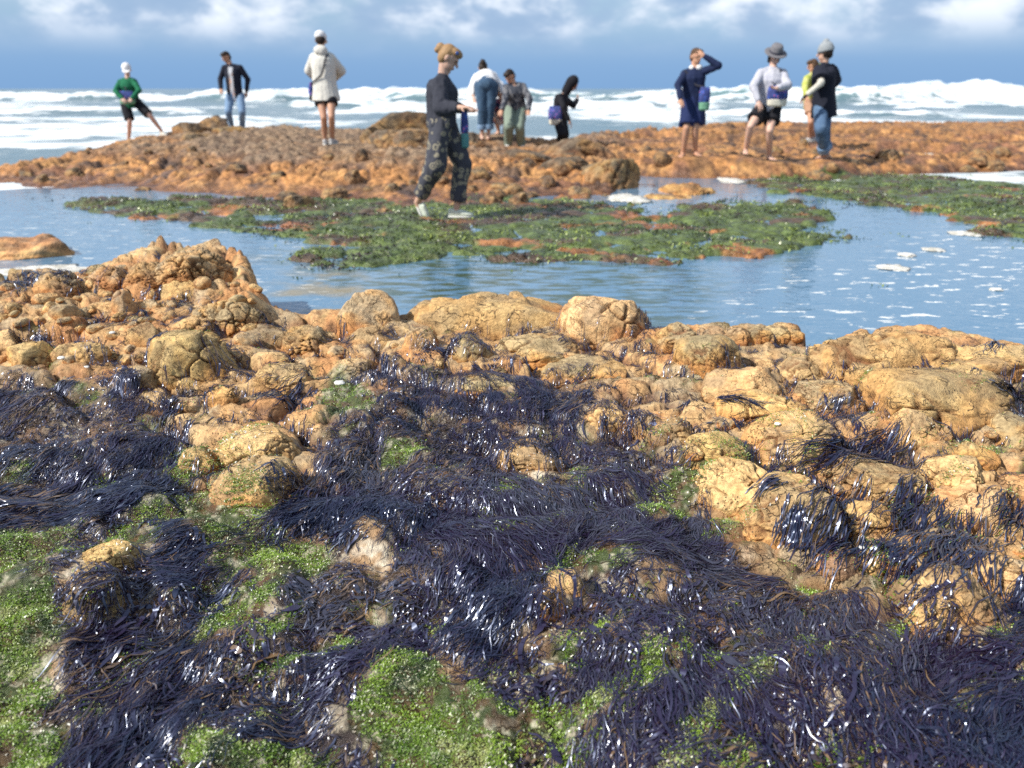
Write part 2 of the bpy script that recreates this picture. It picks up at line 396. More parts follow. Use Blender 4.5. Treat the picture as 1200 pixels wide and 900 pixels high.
me = np_mesh('rocky_shore', np.stack([gx, gy, gz], -1).reshape(-1, 3), grid_faces(NR, NA)[:, ::-1], True, dict(wet=wet), dict(albedo=alb.reshape(-1, 3)))
tag(mesh_obj('rocky_shore', me, m_rock.m), kind='structure')

# ------------------------------------------------------------------ far rock shelf and weedy flats
FA, FR = 1000, 430
fAZ = np.linspace(R(-52), R(52), FA)
fPH = np.linspace(R(14.0), R(1.75), FR)
fRR = 1.3 / np.tan(fPH)
ha, hr = np.meshgrid(fAZ, fRR)
hx, hy = hr * np.sin(ha), hr * np.cos(ha)
FRONT = [(-300, 10.4), (0, 10.2), (100, 10.1), (200, 9.7), (300, 9.3), (400, 8.9), (470, 8.5), (560, 9.3), (650, 9.4), (715, 9.5), (745, 12.2), (800, 12.1), (900, 11.9), (1000, 12.0), (1100, 12.8), (1200, 13.2), (1500, 13.2)]
FAR = [(-300, 11.5), (0, 13.5), (60, 14.6), (110, 16.4), (150, 18.4), (200, 20.0), (300, 21.5), (440, 19.5), (560, 18.5), (660, 18.5), (720, 22), (760, 26), (860, 30), (1000, 31), (1200, 30), (1500, 29)]
TOP = [(-300, .12), (0, .16), (100, .20), (150, .24), (220, .34), (280, .40), (420, .40), (520, .37), (620, .30), (700, .27), (740, .18), (800, .20), (900, .22), (1000, .19), (1200, .19), (1500, .2)]
# plan outline (in pixels of the z = 0 plane) of the two weedy flats
FLATS = [(150, 246, 75, 12, 4, 1), (270, 262, 90, 12, 10, .95), (420, 268, 130, 22, 3, 1.1), (440, 300, 105, 15, -3, 1), (620, 262, 150, 30, 0, 1.2), (700, 275, 160, 26, 0, 1.2), (860, 262, 110, 28, -4, 1.1), (900, 285, 90, 16, -6, 1), (280, 243, 200, 9, 2, 1), (520, 243, 200, 12, 0, 1), (640, 296, 150, 12, 0, .9), (760, 302, 90, 9, 0, .75),
         (1000, 225, 125, 14, 6, 1.1), (1110, 232, 130, 24, 8, 1.2), (1210, 250, 110, 32, 10, 1.2), (1180, 270, 50, 9, 0, .8), (1290, 240, 120, 40, 0, 1.2)]
def far_px(x, y): return proj(x, y, 0.0)
FEET = []      # (x, y, z, radius): the ground is brought to this height under whoever stands there
def z0_(zt): return zt * 4
def far_height(x, y, pins=True):
    px, py = far_px(x, y)
    d0, d1, zt = interp_pts(px, FRONT), interp_pts(px, FAR), interp_pts(px, TOP)
    wv = 0.5 * fbm(x * 0.9, y * 0.9, 4, 51)
    right = sstep(715, 760, px); rise = sstep(0, 1, (y - d0 + wv * (1.4 - 0.9 * right)) / (4.2 - 3.1 * right)) ** 0.9; fall = sstep(0, 1.6, d1 - y + wv)
    shelf = np.minimum(rise, 1) * fall
    ux, uy = x + 0.2 * fbm(x * 1.3, y * 1.3, 3, 52), y + 0.25 * fbm(x * 1.3, y * 1.3, 3, 53)
    a1, a2, ca = voro(ux * 0.95, uy * 0.8, 54); b1, b2, cb = voro(ux * 2.6, uy * 2.2, 55); q1, q2, cq = voro(x * 6, y * 4.5, 56)
    pa, pb, pq = .6 * pillow(a1, a2, 4) + .4 * pillow(a1, a2, 1.3), .6 * pillow(b1, b2, 3.5) + .4 * pillow(b1, b2, 1.3), pillow(q1, q2, 2.4)
    lay = (z0_(zt) + 0.5 * y + 0.3 * x + 0.35 * fbm(x * .8, y * .8, 3, 59)) * 2.6
    lump = (0.06 * (pa - 0.6) + 0.08 * (ca - 0.5) * sstep(0, .12, a2 - a1)) * (1 - 0.5 * right) + (0.035 * (pb - 0.65) + 0.045 * (cb - 0.5) * sstep(0, .12, b2 - b1)) + 0.045 * (pq - .6) + 0.04 * (cq - .5) * sstep(0, .15, q2 - q1) + 0.03 * fbm(x * 7, y * 7, 4, 57) + 0.035 * (np.abs(fbm(x * 4.5, y * 4.5, 4, 60)) - .15) + 0.03 * (np.abs((lay % 1) - .5) * 2 - .5)
    z = -0.13 - 0.22 * (shelf <= 0) + (zt + 0.13) * shelf ** 0.6 + lump * sstep(0.05, 0.5, shelf)
    pool = right * sstep(0.06, 0.2, fbm(x * 0.35 + 4, y * 0.5, 3, 58)) * sstep(14.2, 15.4, y)
    pool = np.maximum(pool, blobs(px, py, [(1120, 186, 130, 5, 1, 1), (770, 152, 60, 3, 0, 1)]))
    z = z - 0.22 * pool
    flat = blobs(px + 12 * fbm(x * 2.2, y * 2.2, 3, 61), py + 5 * fbm(x * 2.2, y * 2.2, 3, 62), FLATS)
    edge_n = fbm(x * 3.4, y * 4.5, 4, 63)
    fl = np.clip(flat + 0.55 * edge_n - 0.30, 0, 1)
    zf = -0.11 + 0.130 * sstep(0.0, 0.6, fl) + 0.035 * (pb - 0.6) * sstep(.2, .6, fl) + 0.035 * edge_n + 0.012 * fbm(x * 11, y * 11, 3, 64)
    z2 = np.maximum(z, zf)
    if pins:
        for fx, fy, fz, fr in FEET:
            w = np.exp(-(((x - fx) ** 2 + (y - fy) ** 2) / (fr * fr)) ** 1.5)
            z2 = z2 * (1 - w) + (fz + 0.012 * fbm(x * 8, y * 8, 2, 65)) * w
    return z2, dict(px=px, py=py, shelf=shelf, fl=np.where(zf > z - 0.02, fl, 0), ea=a2 - a1, eb=b2 - b1, ca=ca, cb=cb, right=right, pool=pool)
def far_ground(x, y):
    z, _ = far_height(np.atleast_1d(np.asarray(x, float)), np.atleast_1d(np.asarray(y, float))); return z
def build_far():
    z, m = far_height(hx, hy)
    n1, n2 = fbm(hx * 1.6, hy * 1.6, 4, 71), fbm(hx * 7, hy * 7, 4, 72)
    c = np.broadcast_to(np.array([0.41, 0.20, 0.072]), hx.shape + (3,)).copy()
    c = lerp3(c, (0.23, 0.11, 0.06), sstep(0.0, 0.4, n1 + 0.3 * n2))
    c = lerp3(c, (0.43, 0.235, 0.09), 0.8 * sstep(0.0, 0.35, fbm(hx * 3, hy * 3, 4, 73)))
    top = sstep(0.22, 0.42, z + 0.10 * n1 + .05 * n2) * (1 - 0.7 * m['right'])
    c = lerp3(c, (0.21, 0.155, 0.105), 0.9 * top)
    cr = np.maximum(1 - sstep(.02, .14, m['ea']), 0.8 * (1 - sstep(.02, .16, m['eb'])))
    c = lerp3(c, (0.10, 0.055, 0.035), 0.7 * cr)
    c = lerp3(c, (0.055, 0.045, 0.045), 0.75 * sstep(0.15, 0.4, fbm(hx * 2.4 + 9, hy * 3, 4, 74)) * (1 - 0.8 * top))
    wetc = sstep(0.10, 0.0, z) * (1 - sstep(0.1, .4, m['fl']))
    c = lerp3(c, (0.13, 0.055, 0.025), 0.8 * wetc)
    g = np.broadcast_to(np.array([0.085, 0.12, 0.035]), hx.shape + (3,)).copy()
    g = lerp3(g, (0.085, 0.055, 0.035), sstep(0.05, 0.35, fbm(hx * 1.8, hy * 2.6, 4, 75)))
    g = lerp3(g, (0.30, 0.12, 0.045), 0.85 * sstep(0.26, 0.42, fbm(hx * 1.5 + 3, hy * 2.2, 4, 76) + 0.1 * n2))
    c = lerp3(c, g, sstep(0.05, 0.3, m['fl']))
    c = c * (1 + 0.45 * n2)[..., None]
    me = np_mesh('rocky_reef', np.stack([hx, hy, z], -1).reshape(-1, 3), grid_faces(FR, FA)[:, ::-1], True,
                 dict(wet=np.clip(0.25 + 0.8 * sstep(.2, 0, z), 0, 1)), dict(albedo=np.clip(c, .01, .8).reshape(-1, 3)))
    tag(mesh_obj('rocky_reef', me, m_rock_far.m), kind='structure')
    return z, m
m_rock_far = Mat('far_reef_rock', 0.8, 0.4)
p = m_rock_far.pos(); f = m_rock_far.noise(p, 9, 6, 0.62); g = m_rock_far.noise(p, 34, 4, 0.6)
c = m_rock_far.mix(m_rock_far.rng(f, 0.3, 0.7), (0.5, 0.46, 0.45), (1.45, 1.42, 1.35))
m_rock_far.color(m_rock_far.mix(1.0, m_rock_far.attr('albedo', True), c, 'MULTIPLY'))
m_rock_far.rough(m_rock_far.rng(m_rock_far.attr('wet'), 0.2, 1.1, 0.85, 0.35))
m_rock_far.bump(m_rock_far.math('ADD', f, m_rock_far.math('MULTIPLY', g, 0.4)), 0.8, 0.05)

# ------------------------------------------------------------------ water: tide pool, then the sea with its breakers
def polar(a0, a1, na, rr):
    A, Rr = np.meshgrid(np.linspace(R(a0), R(a1), na), rr); return Rr * np.sin(A), Rr * np.cos(A)
m_pool = Mat('tide_pool_water', 0.04, 0.5, (0.02, 0.05, 0.075))
m_pool.b.inputs['IOR'].default_value = 1.333
p = m_pool.pos()
d1 = m_pool.noise(m_pool.scale(p, (2.2, 3.2, 1)), 1.6, 4, 0.55); d2 = m_pool.noise(m_pool.scale(p, (5, 8, 1)), 2.2, 3, 0.5)
m_pool.bump(m_pool.math('ADD', m_pool.math('MULTIPLY', d1, 1.0), m_pool.math('MULTIPLY', d2, 0.28)), 0.20, 0.05)
sub = m_pool.math('MULTIPLY', m_pool.attr('weed'), m_pool.rng(m_pool.noise(m_pool.scale(p, (1.6, 5, 1)), 2.6, 5, 0.6, 0.4), 0.42, 0.60))
col = m_pool.mix(m_pool.math('MULTIPLY', sub, 0.85), (0.105, 0.205, 0.31), (0.045, 0.065, 0.02))
col = m_pool.mix(m_pool.math('MULTIPLY', m_pool.attr('sand'), m_pool.rng(m_pool.noise(p, 1.7, 4), .45, .6)), col, (0.22, 0.19, 0.12))
fo = m_pool.noise(m_pool.scale(p, (1.5, 3.4, 1)), 3.4, 6, 0.62, 0.3)
fm = m_pool.math('MULTIPLY', m_pool.attr('foam'), m_pool.rng(fo, 0.585, 0.63))
m_pool.color(m_pool.mix(fm, col, (0.74, 0.74, 0.70)))
m_pool.rough(m_pool.mix(fm, m_pool.mix(m_pool.math('MULTIPLY', sub, 0.5), (0.05,) * 3, (0.25,) * 3), (0.8,) * 3))
wx, wy = polar(-60, 60, 260, np.concatenate([np.linspace(2.2, 12.9, 150)]))
wq = grid_faces(*wx.shape)[:, ::-1]; wq = wq[(wy.ravel()[wq] > 2.7).all(1)]          # only behind the near shelf
wpx, wpy = far_px(wx, wy)
weedm = blobs(wpx, wpy, [(600, 330, 200, 34, 0, 1.1), (480, 320, 130, 26, 0, 1), (760, 335, 90, 30, 0, .9), (380, 300, 90, 14, 0, .6), (700, 370, 140, 16, 0, .9), (900, 300, 60, 10, 0, .5)])
foamm = np.clip(blobs(wpx, wpy, [(1150, 330, 130, 60, 0, 1.1), (1000, 350, 130, 40, 0, .85), (900, 370, 90, 22, 0, .7), (1180, 285, 100, 26, 0, .8), (100, 290, 180, 40, 0, .55), (760, 230, 60, 12, 0, .5), (330, 330, 60, 50, 0, .5)]), 0, 1)
sandm = np.clip(blobs(wpx, wpy, [(380, 350, 60, 36, 0, 1), (290, 320, 40, 18, 0, .7)]), 0, 1)
me = np_mesh('tide_pool_water', np.stack([wx, wy, 0 * wx], -1).reshape(-1, 3), wq, True, dict(weed=weedm, foam=foamm, sand=sandm))
tag(mesh_obj('tide_pool_water', me, m_pool.m), kind='structure')

srr = np.concatenate([np.linspace(12.9, 22, 60)[:-1], np.linspace(22, 130, 330)[:-1], np.geomspace(130, 9000, 70)])
sx, sy = polar(-58, 58, 520, srr)
spx = 600 + FPX * np.tan(np.arctan2(sx, sy)) / cP        # direction, as a pixel column at the horizon
def breaker(y0, hgt, wid, back, left, right, seed, crest_n):
    """a wave: steep toothed face toward the shore, long back"""
    yy = y0 + 3.5 * fbm(sx * 0.035, 0 * sx + seed, 3, seed) + 1.2 * fbm(sx * 0.2, 0 * sx + 3.3, 3, seed + 3)
    lat = sstep(left[0], left[1], spx) * (1 - sstep(right[0], right[1], spx))
    d = sy - yy
    prof = np.where(d < 0, np.exp(-(d / wid) ** 2), np.exp(-(d / back) ** 2))
    ht = hgt * (0.72 + 0.55 * (fbm(sx * 0.06, 0 * sx + 1.1, 4, seed + 5) + .5 * crest_n * fbm(sx * 0.5, sy * 0.3, 4, seed + 6)))
    return ht * lat * prof, lat, d
sz = 0.05 * fbm(sx * 0.5, sy * 0.7, 4, 81) * sstep(13, 18, sy)
sfo = np.zeros_like(sx)
steep = np.zeros_like(sx)
ALLL, ALLR = (-1500, -1400), (3000, 3100)
for (y0, hgt, wid, back, lf, rt, seed, f0, f1, fw) in [
    (92, 1.05, 2.2, 7.0, (560, 820), ALLR, 201, -9, 2.2, 1.25), (98, 1.5, 2.4, 8.0, ALLL, (560, 800), 202, -11, 2.2, 1.25), (88, 1.2, 2.0, 6, (180, 300), (1500, 1600), 212, -4, 1.5, .9),
    (60, 0.62, 1.6, 6.0, (310, 370), (780, 900), 203, -9, 1.2, 1.3), (62, 0.75, 1.6, 6, (930, 1060), ALLR, 204, -6, 1.0, 1.2), (44, 0.35, 1.4, 5, ALLL, (150, 330), 205, -6, 1, 1.0), (42, .35, 1.2, 5, (430, 520), (1060, 1200), 206, -8, 1, 1.15), (33, .25, 1.2, 4, ALLL, (260, 420), 207, -6, 1, 1.0), (27, .18, 1.2, 4, ALLL, (200, 300), 208, -4, 1, 1.0)]:
    dz, lat, d = breaker(y0, hgt, wid, back, lf, rt, seed, 1.0)
    sz = sz + dz
    pat = fbm(sx * 0.22, sy * 0.16, 4, seed + 9)
    band = sstep(f0 * 1.5, f0 * 0.6, d) * (1 - sstep(f1 * 0.4, f1 * 2.0, d)) * lat
    body = np.exp(-(d / (wid * 0.8)) ** 2) * lat * fw
    sfo = np.maximum(sfo, np.clip(band * (0.40 + 1.1 * pat) * fw, 0, 1.0)); sfo = np.maximum(sfo, np.clip(body * (1.0 + 0.5 * pat), 0, 1))
sz = sz * (1 + 0.0 * sx) + 0.28 * sfo * fbm(sx * 0.9, sy * 0.7, 4, 83) * sstep(25, 50, sy)
near_f = sstep(55, 20, sy) * (0.55 + 0.9 * fbm(sx * 0.3, sy * 0.35, 4, 84)) * sstep(800, 350, spx)
mid_f = sstep(110, 80, sy) * (0.36 + 0.8 * fbm(sx * 0.12, sy * 0.1, 4, 85))
sfo = np.clip(np.maximum(sfo, np.maximum(near_f, mid_f)), 0, 1)
sfo = np.where(sy < 34, np.maximum(sfo, blobs(spx, np.degrees(np.arctan2(1.3, sy)) , [(1100, 4.3, 130, .55, 0, .9)])), sfo)
m_sea = Mat('sea_water', 0.12, 0.5)
m_sea.b.inputs['IOR'].default_value = 1.333
p = m_sea.pos()
d1 = m_sea.noise(m_sea.scale(p, (0.5, 0.9, 1)), 1.0, 6, 0.6)
lace = m_sea.noise(m_sea.scale(p, (0.55, 0.8, 1)), 1.4, 7, 0.65, 0.5)
fm = m_sea.rng(m_sea.math('ADD', m_sea.attr('foam'), m_sea.math('MULTIPLY', m_sea.math('SUBTRACT', lace, 0.5), 1.3)), 0.38, 0.66)
col = m_sea.mix(m_sea.attr('lift'), (0.10, 0.165, 0.19), (0.10, 0.20, 0.20))
fc_ = m_sea.mix(m_sea.rng(m_sea.noise(m_sea.scale(p, (.35, .5, .9)), 1.5, 6, .6), .38, .62), (.50, .57, .61), (.84, .85, .85))
m_sea.color(m_sea.mix(fm, col, fc_))
m_sea.rough(m_sea.mix(fm, (0.22,) * 3, (0.95,) * 3))
m_sea.bump(m_sea.math('ADD', d1, m_sea.math('MULTIPLY', lace, 0.4)), 0.45, 0.25)
me = np_mesh('sea', np.stack([sx, sy, sz], -1).reshape(-1, 3), grid_faces(*sx.shape)[:, ::-1], True, dict(foam=sfo, lift=sstep(0.15, 1.2, sz)))
tag(mesh_obj('sea', me, m_sea.m), kind='structure')
# ------------------------------------------------------------------ loose and outcropping rocks, each one an object
_ico = {}
def ico(n):
    if n not in _ico:
        bm = bmesh.new(); bmesh.ops.create_icosphere(bm, subdivisions=n, radius=1.0)
        bm.verts.ensure_lookup_table()
        _ico[n] = (np.array([v.co[:] for v in bm.verts]), np.array([[v.index for v in f.verts] for f in bm.faces]))
        bm.free()
    return _ico[n]
def rock_mesh(name, half, seed, style='boulder', sub=5, yaw=0.0, tilt=0.0, mat=None, tone=0.5):
    """an eroded sandstone rock of the given half sizes; keeps albedo and wet per vertex"""
    rs = np.random.RandomState(seed)
    V, F = ico(sub); p = V.copy()
    n = {'boulder': 2.5, 'slab': 3.2, 'cobble': 2.4, 'craggy': 2.8}[style]
    p = p / (np.sum(np.abs(p) ** n, 1) ** (1 / n))[:, None]
    for k in range({'boulder': 8, 'slab': 9, 'cobble': 5, 'craggy': 14}[style]):
        d = rs.normal(size=3); d[2] = abs(d[2]) * (1.0 if style != 'slab' else 0.4); d /= np.linalg.norm(d)
        t = rs.uniform(0.62, 0.95); e = p @ d - t
        s = np.where(e > -0.12, 0.5 * (e + np.sqrt(e * e + 0.0007)), 0)
        p = p - d * (s * 0.85)[:, None]
    asp = np.array(half) / max(half)
    q = p * asp                                         # undistorted space for the noise
    o = rs.uniform(-50, 50, 3)
    w = q + 0.16 * np.stack([fbm3(q * 1.9 + o + 7 * k, 3, seed + k) for k in range(3)], 1)
    st = np.array({'slab': (1.1, 1.6, 3.2), 'boulder': (1.5, 1.3, 1.15), 'cobble': (1.0, 1.0, 1.0), 'craggy': (2.4, 2.4, 2.2)}[style])
    f1, f2, cid = voro3(w * st * 1.25 + o, seed + 3)
    e = f2 - f1
    crack = np.exp(-(e / 0.055) ** 2) * sstep(-0.15, 0.25, fbm3(q * 1.1 + o, 2, seed + 9) + (0.15 if style == 'craggy' else -0.02))
    g1, g2, cid2 = voro3(w * st * 3.1 + o, seed + 4)
    crack2 = np.exp(-((g2 - g1) / 0.08) ** 2) * sstep(0.0, 0.3, fbm3(q * 1.7 - o, 2, seed + 10) + (.1 if style == 'craggy' else -.02))
    nrm = p / np.linalg.norm(p, axis=1)[:, None]
    A = {'boulder': 1.0, 'slab': 0.8, 'cobble': 0.6, 'craggy': 1.5}[style]
    disp = -0.15 * A * crack - 0.06 * A * crack2 + 0.05 * A * (cid - 0.5) * sstep(0.02, 0.2, e) + 0.11 * fbm3(q * 1.6 + o, 3, seed + 5) + 0.028 * fbm3(q * 5 + o, 4, seed + 6) + 0.010 * fbm3(q * 17 + o, 3, seed + 7)
    if style == 'slab':                                 # thin bedding ledges
        lay = w[:, 2] * 9 + 0.6 * fbm3(q * 2 + o, 2, seed + 8)
        disp = disp + 0.022 * (np.abs((lay % 1) - 0.5) * 2 - 0.5) * sstep(0.9, 0.4, np.abs(nrm[:, 2]))
    q = q + nrm * disp[:, None]
    P = q * max(half)
    # colour: weathered tan crown, rust below and in the cracks
    zr = np.clip(P[:, 2] / half[2], -1, 1)
    n1, n2 = fbm3(P * 7 / max(0.2, max(half)) * 0.3 + o, 4, seed + 21), fbm3(P * 26 + o, 4, seed + 22)
    c = np.broadcast_to(np.array([0.47, 0.285, 0.125]), P.shape).copy()
    top = np.array([0.175, 0.135, 0.10]) if tone < 0.15 else np.array([0.30, 0.15, 0.07]) if tone < .25 else np.array([0.36, 0.27, 0.165]) if tone < 0.6 else np.array([0.53, 0.355, 0.172])
    c = lerp3(c, top, sstep(-0.1, 0.35, n1 + 0.45 * zr - 0.1))
    if tone < 0.15: c = c * .55
    c = lerp3(c, (0.42, 0.185, 0.065) if tone >= .15 else (.22, .12, .065), 0.85 * sstep(0.35, -0.25, zr + 0.9 * n1) * (0.6 + .4 * (tone < .8)))
    c = lerp3(c, (0.19, 0.15, 0.11), 0.45 * sstep(0.02, 0.3, fbm3(P * 9 + o * 2, 4, seed + 23) + .25 * zr - .08))
    c = c * (rs.uniform(.92, 1.2) * np.array([1, rs.uniform(.95, 1.03), rs.uniform(.82, 1.0)]))
    c = lerp3(c, (0.16, 0.065, 0.028), 0.9 * np.maximum(crack, 0.7 * crack2))
    c = c * (1 + 0.24 * n2)[:, None]
    ca, sa = math.cos(tilt), math.sin(tilt)
    P = np.stack([P[:, 0] * ca - P[:, 2] * sa, P[:, 1], P[:, 0] * sa + P[:, 2] * ca], 1)
    ca, sa = math.cos(yaw), math.sin(yaw)
    P = np.stack([P[:, 0] * ca - P[:, 1] * sa, P[:, 0] * sa + P[:, 1] * ca, P[:, 2]], 1)
    me = np_mesh(name, P, F, True, dict(wet=np.clip(.15 + .3 * n1, 0, 1)), dict(albedo=np.clip(c * 1.13, .01, .8)))
    me.materials.append(mat or m_rock.m)
    return me, P
DR = {}                                                  # drape samples: highest rock point per plan cell
DX0, DX1, DY0, DY1, DC = -4.2, 4.2, 0.7, 5.2, 0.012
dnx, dny = int((DX1 - DX0) / DC), int((DY1 - DY0) / DC)
drape = np.full((dny, dnx), -9.0)
def splat(P):
    ix = ((P[:, 0] - DX0) / DC).astype(int); iy = ((P[:, 1] - DY0) / DC).astype(int)
    ok = (ix >= 0) & (ix < dnx) & (iy >= 0) & (iy < dny)
    np.maximum.at(drape, (iy[ok], ix[ok]), P[ok, 2])
def drape_z(x, y):
    ix = np.clip(((x - DX0) / DC).astype(int), 0, dnx - 1); iy = np.clip(((y - DY0) / DC).astype(int), 0, dny - 1)
    return drape_s[iy, ix]
def put_rock(box, label, style='boulder', name='boulder', dl=0.8, seed=1, D=None, yaw=None, tilt=None, mat=None, tone=0.5, group=None, cat='rock', sub=5, zb=None):
    x0, y0, x1, y1 = box; cx = (x0 + x1) / 2
    if D is None: B = hit_near(cx, y1)
    else:
        B = at_y(cx, y1, D); B[2] = max(float(far_ground([B[0]], [B[1]])[0]), -0.03)
    k = math.hypot(B[1], CAMZ - B[2]) / FPX / math.sqrt(1)          # metres per pixel, near enough
    dep = B[1] * cP - (B[2] - CAMZ) * sP
    w = (x1 - x0) * dep / FPX
    yc = B[1] + 0.42 * w * dl
    zt = at_y(cx, y0, yc)[2]
    h = float(np.clip(zt - B[2], 0.14 * w, (0.95 if 'upright' in label[:8] else 0.50) * w)); wk = 0.52 if 'upright' in label[:8] else 0.64
    zt = B[2] + h
    c = h * 0.95
    rs = random.Random(seed)
    yaw = rs.uniform(-.3, .3) if yaw is None else R(yaw); tilt = rs.uniform(-.10, .10) if tilt is None else R(tilt)
    me, P = rock_mesh(name, (w * wk, w * 0.70 * dl, c), seed, style, sub, yaw, tilt, mat, tone)
    o = bpy.data.objects.new(name, me); link(o)
    o.location = (at_y(cx, y1, yc)[0], yc, zt - c)
    tag(o, label, cat, group)
    splat(P + np.array(o.location))
    return o
S = 0
